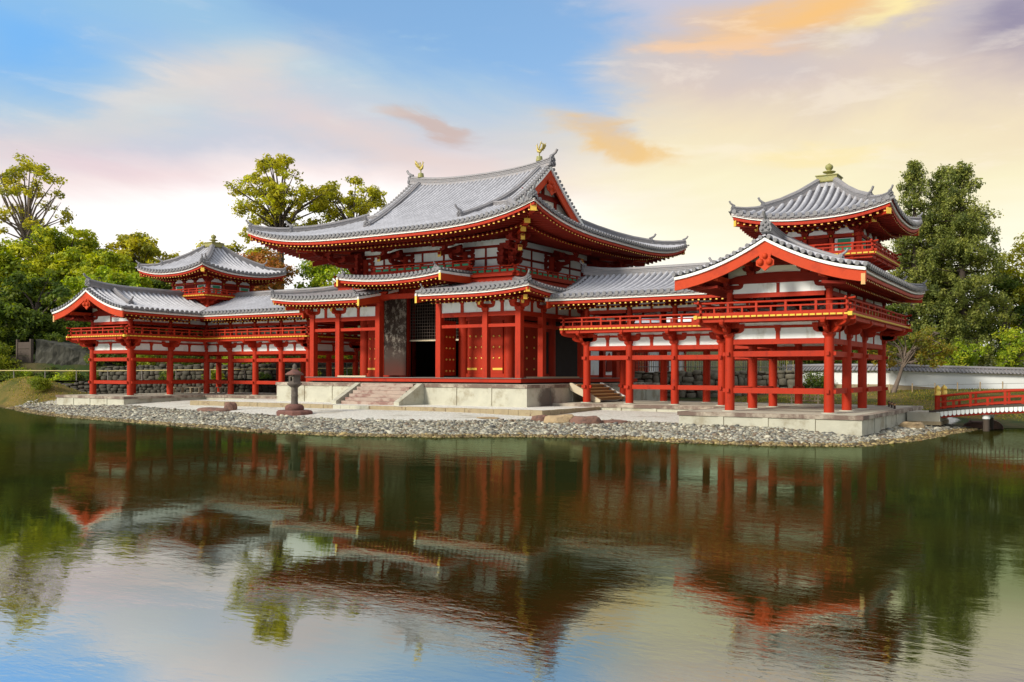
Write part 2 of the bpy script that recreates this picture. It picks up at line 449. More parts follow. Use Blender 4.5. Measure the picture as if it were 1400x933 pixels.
    def sphere(s, x, y, z, r, m, sz=1.0, n=10, k=6):
        vs = [(x, y, z - r * sz)]
        for i in range(1, k):
            t = math.pi * i / k - math.pi / 2
            for j in range(n):
                a = 2 * math.pi * j / n
                vs.append((x + r * math.cos(t) * math.cos(a), y + r * math.cos(t) * math.sin(a), z + r * sz * math.sin(t)))
        vs.append((x, y, z + r * sz)); L = len(vs) - 1
        fs = [[0, 1 + (j + 1) % n, 1 + j] for j in range(n)]
        for i in range(k - 2):
            for j in range(n):
                a = 1 + i * n + j; b = 1 + i * n + (j + 1) % n
                fs.append([a, b, b + n, a + n])
        fs += [[L, L - n + j, L - n + (j + 1) % n] for j in range(n)]
        s.add(vs, fs, m, True)

    def build(s, name, parent=None, label=None):
        if not s.f: return None
        o0 = root_loc(parent); mx = MB.MX
        vs = [(p[0] * mx - o0.x, p[1] - o0.y, p[2] - o0.z) for p in s.v]
        fs = s.f if mx > 0 else [f[::-1] for f in s.f]
        me = bpy.data.meshes.new(name); me.from_pydata(vs, [], fs)
        for m in s.mats: me.materials.append(M[m])
        me.polygons.foreach_set('material_index', s.m)
        me.polygons.foreach_set('use_smooth', s.sm)
        if s.uv:
            l = me.uv_layers.new(name='UVMap')
            for pi, uvs in s.uv.items():
                pl = me.polygons[pi]; uu = uvs if mx > 0 else uvs[::-1]
                for li, q in zip(pl.loop_indices, uu): l.data[li].uv = q
        o = bpy.data.objects.new(name, me); col.objects.link(o)
        if parent is not None: o.parent = parent
        if label: o['label'] = label
        return o


BOXF = [[0, 3, 2, 1], [4, 5, 6, 7], [0, 1, 5, 4], [1, 2, 6, 5], [2, 3, 7, 6], [3, 0, 4, 7]]
V3 = Vector


# ------------------------------------------------------------------ roof helpers
TS = 0.28           # spacing of the round tile rows


def slope(mb, O, ax, tn, lo, hi, T, zf, sp=TS, nt=12, na=26, under='red_shaded', r=0.088, discs=True, a_off=0.0):
    """one curved tiled slope. a runs along the eave, t inward from the eave; lo(t), hi(t) bound it"""
    O = V3(O); ax = V3(ax); tn = V3(tn)
    def P(a, t, dz=0.0): return O + ax * a + tn * t + V3((0, 0, zf(a, t) + dz))
    ts = [T * i / nt for i in range(nt + 1)]
    # arc length down the slope
    arc = [0.0]
    for i in range(nt): arc.append(arc[-1] + (P(0, ts[i + 1]) - P(0, ts[i])).length)
    vs = []; uv = []
    for i, t in enumerate(ts):
        l, h = lo(t), hi(t)
        for j in range(na + 1):
            a = l + (h - l) * j / na
            vs.append(P(a, t)); uv.append((a, arc[i]))
    fs = []
    for i in range(nt):
        for j in range(na):
            b = i * (na + 1) + j
            fs.append([b, b + 1, b + na + 2, b + na + 1])
    mb.add(vs, fs, 'pan', True, uv)
    mb.add([p - V3((0, 0, 0.13)) for p in vs], [f[::-1] for f in fs], under, True)
    # round tile rows
    amin = min(lo(t) for t in ts); amax = max(hi(t) for t in ts)
    k0 = math.ceil((amin - a_off) / sp)
    a = a_off + k0 * sp
    K = 5
    while a <= amax:
        rows = [t for t in [T * i / 24 for i in range(25)] if lo(t) - 0.02 <= a <= hi(t) + 0.02]
        if len(rows) >= 2:
            vs = []; uv = []
            for t in rows:
                p = P(a, t)
                g = (P(a, t + 0.05) - P(a, t - 0.05)).normalized()
                nrm = ax.cross(g).normalized()
                if nrm.z < 0: nrm = -nrm
                for q in range(K):
                    th = math.pi * q / (K - 1)
                    vs.append(p + ax * (r * math.cos(th)) + nrm * (r * 1.45 * math.sin(th)))
                    uv.append((a + 100, t + 0.1))
            n = len(rows)
            mb.add(vs, [[i * K + q, i * K + q + 1, (i + 1) * K + q + 1, (i + 1) * K + q] for i in range(n - 1) for q in range(K - 1)], 'tile', True, uv)
            if discs and rows[0] == 0.0:
                c = P(a, 0) + V3((0, 0, 0.035)); R_ = r * 1.12; N = 10
                d = [c - tn * 0.035 + ax * (R_ * math.cos(2 * math.pi * q / N)) + V3((0, 0, R_ * math.sin(2 * math.pi * q / N))) for q in range(N)]
                e = [p + tn * 0.10 for p in d]
                mb.add(d, [list(range(N))], 'tilee')
                mb.add(d + e, [[q, (q + 1) % N, N + (q + 1) % N, N + q] for q in range(N)], 'tilee', True)
        # hanging lip of the flat tile between two rows
        if discs and lo(0) <= a + sp / 2 <= hi(0):
            am = a + sp / 2
            for s0, s1, d0, d1 in ((-0.5, -0.17, 0.05, 0.085), (-0.17, 0.17, 0.085, 0.085), (0.17, 0.5, 0.085, 0.05)):
                b0 = am + s0 * sp; b1 = am + s1 * sp
                q = [P(b0, 0, 0.0) - tn * 0.012, P(b1, 0, 0.0) - tn * 0.012, P(b1, 0, -d1) - tn * 0.012, P(b0, 0, -d0) - tn * 0.012]
                mb.add(q, [[0, 1, 2, 3]], 'tilee')
        a += sp


def strip(mb, O, ax, tn, a0, a1, t0, t1, za, zb, m, n=24):
    """board running along an eave: from inset t0..t1, heights za(a)..zb(a)"""
    O = V3(O); ax = V3(ax); tn = V3(tn); vs = []
    for i in range(n + 1):
        a = a0(0) + (a1(0) - a0(0)) * i / n
        f = i / n
        A = a0(t0) + (a1(t0) - a0(t0)) * f; B = a0(t1) + (a1(t1) - a0(t1)) * f
        vs += [O + ax * A + tn * t0 + V3((0, 0, zb(a))), O + ax * A + tn * t0 + V3((0, 0, za(a))),
               O + ax * B + tn * t1 + V3((0, 0, za(a))), O + ax * B + tn * t1 + V3((0, 0, zb(a)))]
    fs = []
    for i in range(n):
        for j in range(4):
            k = (j + 1) % 4
            fs.append([i * 4 + j, i * 4 + k, (i + 1) * 4 + k, (i + 1) * 4 + j])
    fs += [[0, 1, 2, 3], [n * 4 + 3, n * 4 + 2, n * 4 + 1, n * 4]]
    mb.add(vs, fs, m)


def eave(mb, O, ax, tn, lo, hi, ze, D1, D, rise=0.20, sp=TS, two=True, rw=0.10, rh=0.115, skip=0.0):
    """white board, red board and one or two rows of rafters with gilt ends below an eave"""
    O = V3(O); ax = V3(ax); tn = V3(tn)
    c = lambda d: (lambda a: ze(a) + d)
    strip(mb, O, ax, tn, lo, hi, 0.05, 0.16, c(-0.205), c(-0.09), 'wtrim')
    strip(mb, O, ax, tn, lo, hi, 0.11, 0.26, c(-0.36), c(-0.237), 'red')
    a = math.ceil((lo(0) + 0.12) / sp) * sp
    tmax = lambda a, d: d
    while a < hi(0) - 0.1:
        def clip(t):                      # rafters stop at the hip
            return lo(t) + 0.02 <= a <= hi(t) - 0.02
        z = ze(a) - 0.36 - rh
        def raft(t0, t1, dz):
            while t1 > t0 + 0.2 and not clip(t1): t1 -= 0.1
            if not clip(t0): return
            p0 = O + ax * a + tn * t0 + V3((0, 0, z + dz + rise * t0)); p1 = O + ax * a + tn * t1 + V3((0, 0, z + dz + rise * t1))
            mb.beam(p0, p1, rw, rh, 'red_shaded')
            w2 = rw * 0.5
            q = p0 - tn * 0.004
            mb.add([q - ax * w2, q + ax * w2, q + ax * w2 + V3((0, 0, rh)), q - ax * w2 + V3((0, 0, rh))], [[0, 1, 2, 3]], 'gold')
        raft(0.15, D1 + 0.25, 0.0)
        if two: raft(D1, D, -rh - 0.075)
        a += sp
    if two:
        strip(mb, O, ax, tn, lo, hi, D1 - 0.02, D1 + 0.16, c(-0.36 - rh - 0.075 + rise * D1 + rh * 0.0 + rh), c(-0.36 - rh + rise * D1 + 0.0), 'red')
    # boards above the rafters
    n = 20; vs = []
    for i in range(n + 1):
        for t in (0.2, D):
            A = lo(t) + (hi(t) - lo(t)) * i / n
            vs.append(O + ax * A + tn * t + V3((0, 0, ze(lo(0) + (hi(0) - lo(0)) * i / n) - 0.355 + rise * t)))
    mb.add(vs, [[2 * i, 2 * i + 1, 2 * i + 3, 2 * i + 2] for i in range(n)], 'red_shaded')


def ridge_prof(wd, h):
    return [(-wd / 2, -0.10), (-wd / 2, h * 0.62), (-wd * 0.60, h * 0.64), (-wd * 0.60, h * 0.70), (-wd * 0.30, h * 0.76), (-wd * 0.24, h * 0.95), (0, h * 1.05),
            (wd * 0.24, h * 0.95), (wd * 0.30, h * 0.76), (wd * 0.60, h * 0.70), (wd * 0.60, h * 0.64), (wd / 2, h * 0.62), (wd / 2, -0.10)]


def ridge(mb, path, wd, h):
    mb.sweep(path, ridge_prof(wd, h), 'ridge')
    # courses of thin ridge tiles show as ledges
    for f in (0.18, 0.40):
        mb.sweep(path, [(-wd * 0.54, h * f), (-wd * 0.54, h * f + 0.025), (wd * 0.54, h * f + 0.025), (wd * 0.54, h * f)], 'tilee')


def oni(mb, p, d, s):
    """ridge-end tile: shield, brow, eyes and an upturned round tile, facing direction d"""
    p = V3(p); d = V3(d).normalized(); sd = V3((d.y, -d.x, 0)); up = V3((0, 0, 1))
    out = [(-0.40, -0.15), (-0.47, 0.1), (-0.36, 0.32), (-0.40, 0.52), (-0.22, 0.66), (-0.12, 0.88), (0.12, 0.88), (0.22, 0.66), (0.40, 0.52), (0.36, 0.32), (0.47, 0.1), (0.40, -0.15)]
    mb.prism([p + sd * (a * s) + up * (b * s) - d * 0.03 for a, b in out], d * (0.14 * s + 0.04), 'tilee')
    f = p + d * (0.16 * s + 0.02)
    for a, b, r in ((-0.2, 0.36, 0.10), (0.2, 0.36, 0.10), (0, 0.2, 0.12), (-0.24, 0.02, 0.11), (0.24, 0.02, 0.11), (0, 0.56, 0.10)):
        q = f + sd * (a * s) + up * (b * s); mb.sphere(q.x, q.y, q.z, r * s, 'tilee', n=7, k=5)
    path = [p - d * 0.2 * s + up * 0.72 * s, p + d * 0.12 * s + up * 0.84 * s, p + d * 0.40 * s + up * 1.02 * s, p + d * 0.58 * s + up * 1.30 * s]
    mb.tube(path, [0.13 * s, 0.13 * s, 0.12 * s, 0.115 * s], 'ridge', 9)


def verge_tiles(mb, path, d, r=0.078, ln=0.34, sp=TS):
    """short round tiles laid across a gable's edge, with their discs facing d"""
    d = V3(d); acc = 0.0
    for i in range(len(path) - 1):
        p, q = V3(path[i]), V3(path[i + 1]); L = (q - p).length
        while acc < L:
            c = p + (q - p) * (acc / L)
            mb.tube([c - d * ln, c + d * 0.05], r, 'tilee', 8)
            acc += sp
        acc -= L


def arm(mb, p, d, L0, L1, h, wd, m='red'):
    """bracket arm with rounded undersides, from -L0 to L1 along d, resting at p"""
    p = V3(p); d = V3(d).normalized(); sd = V3((d.y, -d.x, 0)) * (wd / 2); up = V3((0, 0, 1))
    pts = []
    for L, sg in ((L0, -1), (L1, 1)):
        e = [(L * 0.45, 0.0), (L * 0.72, h * 0.08), (L * 0.88, h * 0.28), (L * 0.97, h * 0.55), (L, h)] if L > 0.05 else [(L, 0), (L, h)]
        e = [(sg * a, b) for a, b in e]
        pts += e[::-1] if sg < 0 else e
    mb.prism([p + d * a + up * b - sd for a, b in pts], sd * 2, m)


def block(mb, p, s, h, m='red'):
    """bearing block: square on top, pinched foot"""
    x, y, z = p; a = s / 2; b = s * 0.36
    vs = [(x - b, y - b, z), (x + b, y - b, z), (x + b, y + b, z), (x - b, y + b, z)]
    vs += [(x - a, y - a, z + h * 0.45), (x + a, y - a, z + h * 0.45), (x + a, y + a, z + h * 0.45), (x - a, y + a, z + h * 0.45)]
    vs += [(x - a, y - a, z + h), (x + a, y - a, z + h), (x + a, y + a, z + h), (x - a, y + a, z + h)]
    fs = [[0, 3, 2, 1], [8, 9, 10, 11]]
    for k in (0, 4):
        for j in range(4):
            i = (j + 1) % 4; fs.append([k + j, k + i, k + 4 + i, k + 4 + j])
    mb.add(vs, fs, m)


def railing(mb, pts, z, ext=0.22, h=0.55, green=False, postgap=1.05, m='red'):
    """three-rail balustrade along a polyline at floor height z"""
    for i in range(len(pts) - 1):
        p = V3((pts[i][0], pts[i][1], z)); q = V3((pts[i + 1][0], pts[i + 1][1], z))
        d = (q - p).normalized(); L = (q - p).length
        mb.beam(p, q, 0.10, 0.10, m, ext)
        mb.beam(p + V3((0, 0, h * 0.56)), q + V3((0, 0, h * 0.56)), 0.07, 0.055, m, ext * 0.7)
        mb.tube([p - d * ext * 1.3 + V3((0, 0, h + 0.03)), p - d * 0.02 + V3((0, 0, h - 0.01)), q + d * 0.02 + V3((0, 0, h - 0.01)), q + d * ext * 1.3 + V3((0, 0, h + 0.03))], 0.042, m, 8)
        n = max(1, round(L / postgap))
        for k in range(n + 1):
            c = p + d * (L * k / n)
            mb.beam(c - d * 0.045, c + d * 0.045, 0.085, h - 0.03, m)
            if k < n:
                c2 = p + d * (L * (k + 0.5) / n)
                mb.beam(c2 - d * 0.035 + V3((0, 0, 0.10)), c2 + d * 0.035 + V3((0, 0, 0.10)), 0.06, h * 0.46, m)
        if green:
            for k in range(2 * n):
                u = p + d * (L * (k + 0.16) / (2 * n)); v = p + d * (L * (k + 0.84) / (2 * n))
                mb.beam(u + V3((0, 0, 0.105)), v + V3((0, 0, 0.105)), 0.022, h * 0.56 - 0.11, 'green')


def plank_edge(mb, p, q, z, h=0.065, m='yellow'):
    """yellow-painted ends of the floor planks along an edge"""
    p = V3((p[0], p[1], z)); q = V3((q[0], q[1], z)); L = (q - p).length; d = (q - p).normalized()
    n = int(L / 0.24)
    for k in range(n):
        a = p + d * (L * k / n + 0.026); b = p + d * (L * (k + 1) / n - 0.026)
        mb.beam(a, b, 0.05, h, m)


# ------------------------------------------------------------------ ground and water
SHORE = [(-130, 6), (-90, 0), (-60, -4.5), (-45, -6.5), (-36, -7.2), (-29.4, -7.5), (-27.2, -7.9), (-24.8, -8.6), (-22.5, -9.6), (-18.5, -10.9), (-14.2, -12.1), (-9.3, -12.8), (-4.5, -13.5), (0.6, -14.1), (4.3, -14.7), (8.2, -14.3),
         (11.2, -13.1), (13.2, -11.5), (15.4, -10.5), (17.3, -10.2), (19.5, -10.6), (22.4, -10.3), (24.9, -9.0), (25.9, -5.6), (26.3, -2.0), (26.7, 0.8), (27.1, 2.6), (27.9, 4.4),
         (30, 5.2), (34.6, 5.2), (36.4, 2.5), (36.6, -2), (40, -6), (60, -9), (130, -10), (130, 260), (-130, 260)]
SH = np.array(SHORE, float)


def shore_dist(P):
    """signed distance to the shoreline, positive on land"""
    A = SH; B = np.roll(SH, -1, 0)
    best = np.full(len(P), 1e9); inside = np.zeros(len(P), bool)
    for a, b in zip(A, B):
        ab = b - a; ap = P - a
        t = np.clip((ap @ ab) / (ab @ ab), 0, 1)
        d = np.hypot(*(ap - t[:, None] * ab).T); best = np.minimum(best, d)
        c = ((a[1] > P[:, 1]) != (b[1] > P[:, 1]))
        with np.errstate(divide='ignore', invalid='ignore'):
            xx = (b[0] - a[0]) * (P[:, 1] - a[1]) / (b[1] - a[1]) + a[0]
        inside ^= c & (P[:, 0] < xx)
    return np.where(inside, best, -best)


def sst(x, a, b):
    t = np.clip((x - a) / (b - a), 0, 1); return t * t * (3 - 2 * t)


def height(P):
    P = np.asarray(P, float).reshape(-1, 2)
    d = shore_dist(P); x, y = P[:, 0], P[:, 1]
    z = np.where(d > 0, 0.62 * np.tanh(d / 6.4), np.maximum(d * 0.16, -1.0))
    on = sst(d, 0, 3.0)
    # land behind the hall climbs slowly
    z += on * sst(y, 9, 26) * 0.62
    z += on * sst(y, 60, 160) * 5
    # wooded slope to the south (left)
    z += on * sst(-x, 31, 60) * sst(y, -6, 12) * 5.5 + on * sst(-x, 75, 130) * 4 * sst(y, -4, 20)
    # mown mound at the water's edge on the left, and the grass bank under the white wall on the right
    z += 1.65 * np.exp(-(((x + 32.0) / 4.2) ** 2 + ((y + 4.6) / 2.6) ** 2)) * sst(d, 0, 1.6)
    sB = ((x + 33) * -13 + (y - 2.5) * 25) / 28.2          # behind the upper stone wall
    z += sst(sB, 0.4, 1.6) * 2.0 * (1 - sst(x, -13, -7)) * on
    z += 0.22 * sst(x, 10, 16) * sst(y, 7, 19) * on
    return z


def hz(x, y): return float(height([(x, y)])[0])


def grid_axis(lo, hi, fine_lo, fine_hi, fine, coarse):
    v = list(np.arange(fine_lo, fine_hi + 1e-6, fine)); s = fine; a = fine_lo
    while a > lo:
        s = min(s * 1.35, coarse); a -= s; v.insert(0, a)
    s = fine; a = fine_hi
    while a < hi:
        s = min(s * 1.35, coarse); a += s; v.append(a)
    return np.array(v)


def make_ground():
    gx = grid_axis(-900, 900, -46, 40, 0.5, 60); gy = grid_axis(-700, 1200, -20, 34, 0.5, 60)
    X, Y = np.meshgrid(gx, gy); P = np.stack([X.ravel(), Y.ravel()], 1)
    Z = height(P); d = shore_dist(P)
    n = len(gx); m_ = len(gy)
    i = np.arange(n - 1); j = np.arange(m_ - 1); I, J = np.meshgrid(i, j); b = (J * n + I).ravel()
    F = np.stack([b, b + 1, b + n + 1, b + n], 1)
    me = bpy.data.meshes.new('ground'); me.from_pydata(np.column_stack([P, Z]).tolist(), [], F.tolist())
    me.polygons.foreach_set('use_smooth', [True] * len(F))
    # zone of each vertex: R = pale gravel round the buildings, G = mown yellow grass, B = pond bed
    x, y = P[:, 0], P[:, 1]
    grav = sst(x, -27.5, -25.5) * (1 - sst(x, 25.6, 26.4)) * (1 - sst(y, 5.5, 8.0))
    yel = np.clip(np.exp(-(((x + 32) / 5.5) ** 2 + ((y + 4.6) / 4.0) ** 2)) * 1.6, 0, 1)
    yel = np.maximum(yel, sst(x, 8, 16) * sst(y, 5, 9) * (1 - sst(y, 24, 30)))
    bed = sst(-d, -0.25, 0.1)
    ca = me.color_attributes.new('Zone', 'FLOAT_COLOR', 'POINT')
    ca.data.foreach_set('color', np.column_stack([grav, yel, bed, np.ones(len(P))]).ravel())
    o = bpy.data.objects.new('ground', me); col.objects.link(o); o['kind'] = 'structure'
    m = bpy.data.materials.new('ground_cover'); m.use_nodes = True
    t = NT(m.node_tree); p = t.n['Principled BSDF']
    a = t.node('ShaderNodeAttribute'); a.attribute_name = 'Zone'
    s = t.node('ShaderNodeSeparateColor'); t.link(a.outputs['Color'], s.inputs[0])
    O = t.node('ShaderNodeTexCoord').outputs['Object']
    n1 = t.noise(O, 0.45, 6, 0.65); n2 = t.noise(O, 9, 4, 0.7); n3 = t.noise(O, 40, 3, 0.7)
    moss = t.mix(t.smooth(n1, 0.40, 0.62), (0.030, 0.050, 0.012), (0.085, 0.070, 0.028))
    yelc = t.mix(t.smooth(t.math('ADD', n1, t.math('MULTIPLY', n2, 0.3)), 0.50, 0.80), (0.075, 0.085, 0.016), (0.21, 0.145, 0.040))
    gr = t.mix(t.smooth(n2, 0.35, 0.65), (0.58, 0.56, 0.48), (0.78, 0.76, 0.69))
    gr = t.mix(t.math('MULTIPLY', t.smooth(n1, 0.52, 0.66), 0.5), gr, (0.34, 0.29, 0.20))
    edge = t.math('MULTIPLY', t.math('SUBTRACT', n2, 0.5), 0.6)
    c = t.mix(t.smooth(t.math('ADD', s.outputs[1], edge), 0.35, 0.6), moss, yelc)
    c = t.mix(t.smooth(t.math('ADD', s.outputs[0], edge), 0.35, 0.6), c, gr)
    c = t.mix(s.outputs[2], c, (0.10, 0.075, 0.03))
    hs = t.node('ShaderNodeHueSaturation'); t.link(c, hs.inputs['Color']); t.link(t.math('MULTIPLY_ADD', n3, 0.8, 0.6), hs.inputs['Value'])
    t.link(hs.outputs[0], p.inputs['Base Color']); p.inputs['Roughness'].default_value = 0.95; p.inputs['Specular IOR Level'].default_value = 0.2
    b = t.node('ShaderNodeBump'); b.inputs['Strength'].default_value = 0.9; b.inputs['Distance'].default_value = 0.06
    t.link(t.math('ADD', n2, t.math('MULTIPLY', n3, 0.5)), b.inputs['Height']); t.link(b.outputs[0], p.inputs['Normal'])
    me.materials.append(m)
make_ground()


def make_water():
    me = bpy.data.meshes.new('water')
    me.from_pydata([(-400, -400, 0), (400, -400, 0), (400, 40, 0), (-400, 40, 0)], [], [[0, 1, 2, 3]])
    o = bpy.data.objects.new('water', me); col.objects.link(o); o['kind'] = 'structure'
    m = bpy.data.materials.new('pond_water'); m.use_nodes = True
    t = NT(m.node_tree); t.n.clear()
    out = t.node('ShaderNodeOutputMaterial')
    O = t.node('ShaderNodeTexCoord').outputs['Object']
    big = t.noise(t.mapping(O, scale=(0.10, 0.16, 1)), 1.0, 4, 0.6, dist=0.4)
    ruff = t.smooth(big, 0.36, 0.62)
    w1 = t.noise(t.mapping(O, scale=(1.0, 1.9, 1), rot=(0, 0, YAW)), 1.3, 3, 0.55, dist=0.3)
    w2 = t.noise(t.mapping(O, scale=(1.0, 2.4, 1), rot=(0, 0, YAW + 0.15)), 5.5, 3, 0.6, dist=0.5)
    w3 = t.noise(t.mapping(O, scale=(1.0, 1.6, 1), rot=(0, 0, YAW)), 0.35, 2, 0.5)
    hgt = t.math('ADD', t.math('MULTIPLY', w1, t.math('MULTIPLY_ADD', ruff, 0.9, 0.25)), t.math('MULTIPLY', w2, t.math('MULTIPLY_ADD', ruff, 0.34, 0.05)))
    hgt = t.math('ADD', hgt, t.math('MULTIPLY', w3, 0.5))
    b = t.node('ShaderNodeBump'); b.inputs['Strength'].default_value = 1.0; b.inputs['Distance'].default_value = 0.0045
    t.link(hgt, b.inputs['Height'])
    # murky green-brown body under a mirror surface; distance from the island sets the mix
    body = t.node('ShaderNodeBsdfDiffuse')
    mk = t.noise(t.mapping(O, scale=(0.05, 0.08, 1)), 1.0, 4, 0.6)
    t.link(t.mix(t.smooth(mk, 0.35, 0.65), (0.018, 0.026, 0.008), (0.036, 0.032, 0.006)), body.inputs[0])
    gl = t.node('ShaderNodeBsdfGlossy'); gl.inputs['Roughness'].default_value = 0.025; pass
    t.link(b.outputs[0], gl.inputs['Normal'])
    # reflections are painted dimmer and greener by the island, brighter on the open water
    sp = t.node('ShaderNodeSeparateXYZ'); t.link(O, sp.inputs[0])
    dist = t.math('ADD', t.math('MULTIPLY', sp.outputs[1], -1.0), t.math('MULTIPLY', t.math('SUBTRACT', t.noise(O, 0.10, 3, 0.5), 0.5), 8.0))
    f = t.math('MULTIPLY_ADD', t.smooth(dist, 26.5, 34.5), 0.44, 0.44, clamp=True)
    t.link(t.mix(t.smooth(dist, 26.5, 34.5), (0.42, 0.54, 0.37), (0.95, 0.95, 0.97)), gl.inputs['Color'])
    mx = t.node('ShaderNodeMixShader'); t.link(f, mx.inputs[0]); t.link(body.outputs[0], mx.inputs[1]); t.link(gl.outputs[0], mx.inputs[2])
    t.link(mx.outputs[0], out.inputs[0])
    me.materials.append(m)
make_water()


def make_pebbles():
    rng = np.random.default_rng(3)
    N0 = 160000
    xs = rng.uniform(-27.6, 27.6, N0); ys = rng.uniform(-15.5, 3.0, N0)
    P = np.stack([xs, ys], 1); d = shore_dist(P)
    wid = np.interp(xs, [-27, -22, -16, -6, 2, 7, 12, 16, 18, 26, 28], [1.2, 2.4, 4.0, 3.8, 3.4, 3.8, 4.2, 5.5, 6, 6, 6])
    keep = (d > -0.35) & (d < wid + rng.normal(0, 0.15, N0))
    keep &= ~((np.abs(xs) > 17.5) & (np.abs(xs) < 24.6) & (ys > -6.7))
    keep &= ~((np.abs(xs) < 18.0) & (ys > -6.3)) & (ys < 2.8)
    P = P[keep]; n = min(38000, len(P)); P = P[:n]
    Z = height(P)
    bm = bmesh.new(); bmesh.ops.create_icosphere(bm, subdivisions=1, radius=1.0)
    bv = np.array([v.co[:] for v in bm.verts]); bf = np.array([[v.index for v in f.verts] for f in bm.faces]); bm.free()
    k = len(bv)
    s = rng.uniform(0.036, 0.078, n) * np.where(rng.random(n) < 0.06, 1.6, 1.0)
    sc = np.stack([s * rng.uniform(0.9, 1.5, n), s * rng.uniform(0.8, 1.1, n), s * rng.uniform(0.45, 0.75, n)], 1)
    th = rng.uniform(0, 6.28, n); tl = rng.normal(0, 0.3, n)
    V = bv[None] * sc[:, None] * (1 + rng.normal(0, 0.10, (n, k, 1)))
    c, s_ = np.cos(tl)[:, None], np.sin(tl)[:, None]
    V = np.stack([V[..., 0] * c - V[..., 2] * s_, V[..., 1], V[..., 0] * s_ + V[..., 2] * c], 2)
    c, s_ = np.cos(th)[:, None], np.sin(th)[:, None]
    V = np.stack([V[..., 0] * c - V[..., 1] * s_, V[..., 0] * s_ + V[..., 1] * c, V[..., 2]], 2)
    V += np.column_stack([P, Z + sc[:, 2] * 0.45])[:, None]
    F = (bf[None] + (np.arange(n) * k)[:, None, None]).reshape(-1, 3)
    me = bpy.data.meshes.new('pebbles'); me.from_pydata(V.reshape(-1, 3).tolist(), [], F.tolist())
    me.polygons.foreach_set('use_smooth', [True] * len(F))
    pal = np.array([(0.46, 0.43, 0.32), (0.31, 0.30, 0.24), (0.13, 0.13, 0.115), (0.52, 0.49, 0.38), (0.24, 0.21, 0.14), (0.36, 0.35, 0.29), (0.20, 0.15, 0.10)])
    C = pal[rng.integers(0, len(pal), n)] * rng.uniform(0.50, 1.15, (n, 1))
    wet = shore_dist(P) < 0.30
    C[wet] = C[wet] * np.array([0.75, 0.60, 0.33])        # algae-stained stones at the water line
    ca = me.color_attributes.new('Col', 'FLOAT_COLOR', 'POINT')
    ca.data.foreach_set('color', np.column_stack([np.repeat(C, k, 0), np.ones(n * k)]).ravel())
    me.materials.append(M['pebble'])
    o = bpy.data.objects.new('pebbles', me); col.objects.link(o)
    tag(o, 'grey and tan rounded stones covering the beach between the platforms and the pond', 'pebbles', kind='stuff')
make_pebbles()


# ------------------------------------------------------------------ stone platforms
def slab_outline(mb, pts, z0, z1, m):
    n = len(pts)
    vs = [(x, y, z0) for x, y in pts] + [(x, y, z1) for x, y in pts]
    mb.add(vs, [list(range(n))[::-1], list(range(n, 2 * n))] + [[i, (i + 1) % n, n + (i + 1) % n, n + i] for i in range(n)], m)


def stone_base(root, pts, z0, z1, capt, capm='cap', panel=2.1, over=0.05):
    """panelled stone podium: core of panels with upright joints, a projecting cap, a paved floor"""
    c = np.mean(np.array(pts), 0)
    def grow(q, e):
        n = len(q); r = []
        for i in range(n):
            a, b, d = V3(q[i - 1] + (0,)), V3(q[i] + (0,)), V3(q[(i + 1) % n] + (0,))
            e1 = (b - a).normalized(); e2 = (d - b).normalized()
            n1 = V3((e1.y, -e1.x, 0)); n2 = V3((e2.y, -e2.x, 0))
            v = n1 + n2; v = v / max(0.3, v.dot(n1)) * e if v.length > 1e-6 else n1 * e
            r.append((b.x + v.x, b.y + v.y))
        return r
    mb = MB(); slab_outline(mb, pts, z0, z1 - capt - 0.003, 'stone')
    n = len(pts)
    for i in range(n):
        p = V3(pts[i] + (0,)); q = V3(pts[(i + 1) % n] + (0,)); L = (q - p).length
        if L < 1: continue
        d = (q - p).normalized(); o = V3((d.y, -d.x, 0)); k = max(1, round(L / panel))
        for j in range(k + 1):
            a = p + d * (L * j / k)
            lo = 0.0 if j == 0 else -0.10
            hi = 0.0 if j == k else 0.10
            mb.beam(a + d * (lo - 0.0 if j else 0.0) + o * 0.012 + V3((0, 0, z0)), a + d * (hi if j < k else 0.0) + d * (0.10 if j == 0 else 0) + o * 0.012 + V3((0, 0, z0)), 0.05, z1 - z0 - capt - 0.006, 'stone') if 0 < j < k else None
            if 0 < j < k:
                mb.beam(a + d * 0.102 + V3((0, 0, z0)), a + d * 0.112 + V3((0, 0, z0)), 0.03, z1 - z0 - capt - 0.01, 'kerb')
    mb.build('panel_wall', root)
    mb = MB(); slab_outline(mb, grow(pts, over), z1 - capt, z1 - 0.004, capm); mb.build('cap_stones', root)
    mb = MB(); slab_outline(mb, grow(pts, -0.28), z1 - 0.06, z1, 'floor'); mb.build('paved_floor', root)


PZ = 1.75           # main podium top
FZ = 2.05           # floor of the hall
WZ = 0.87           # wing platform top
hp = thing('stone_podium', 'tall pale stone podium with stained rim carrying the central hall', 'podium', (0, 3.9, 0.6))
stone_base(hp, [(-8.45, -3.45), (8.45, -3.45), (8.45, 11.25), (-8.45, 11.25)], 0.5, PZ, 0.17)
# front stairs
st = thing('stone_staircase', 'worn pink-stained stone steps with sloping side slabs before the central hall', 'steps', (0, -4.4, 0.6))
mb = MB()
ns = 6
for k in range(ns):
    z1 = PZ - 0.175 * (k + 0) - 0.012
    y1 = -3.47 - 0.27 * (k + 1)
    mb.box(-1.78, 1.78, y1, -3.46, max(0.5, z1 - 0.17), z1, 'step')
mb.build('treads', st)
for sx in (-1, 1):
    mb = MB()
    pr = [(-3.47, PZ + 0.01), (-3.62, PZ + 0.01), (-5.30, 0.86), (-5.30, 0.5), (-3.47, 0.5)]
    mb.prism([(sx * 2.10 - 0.17, y, z) for y, z in pr], (0.34, 0, 0), 'stone'); mb.build('side_slab', st)

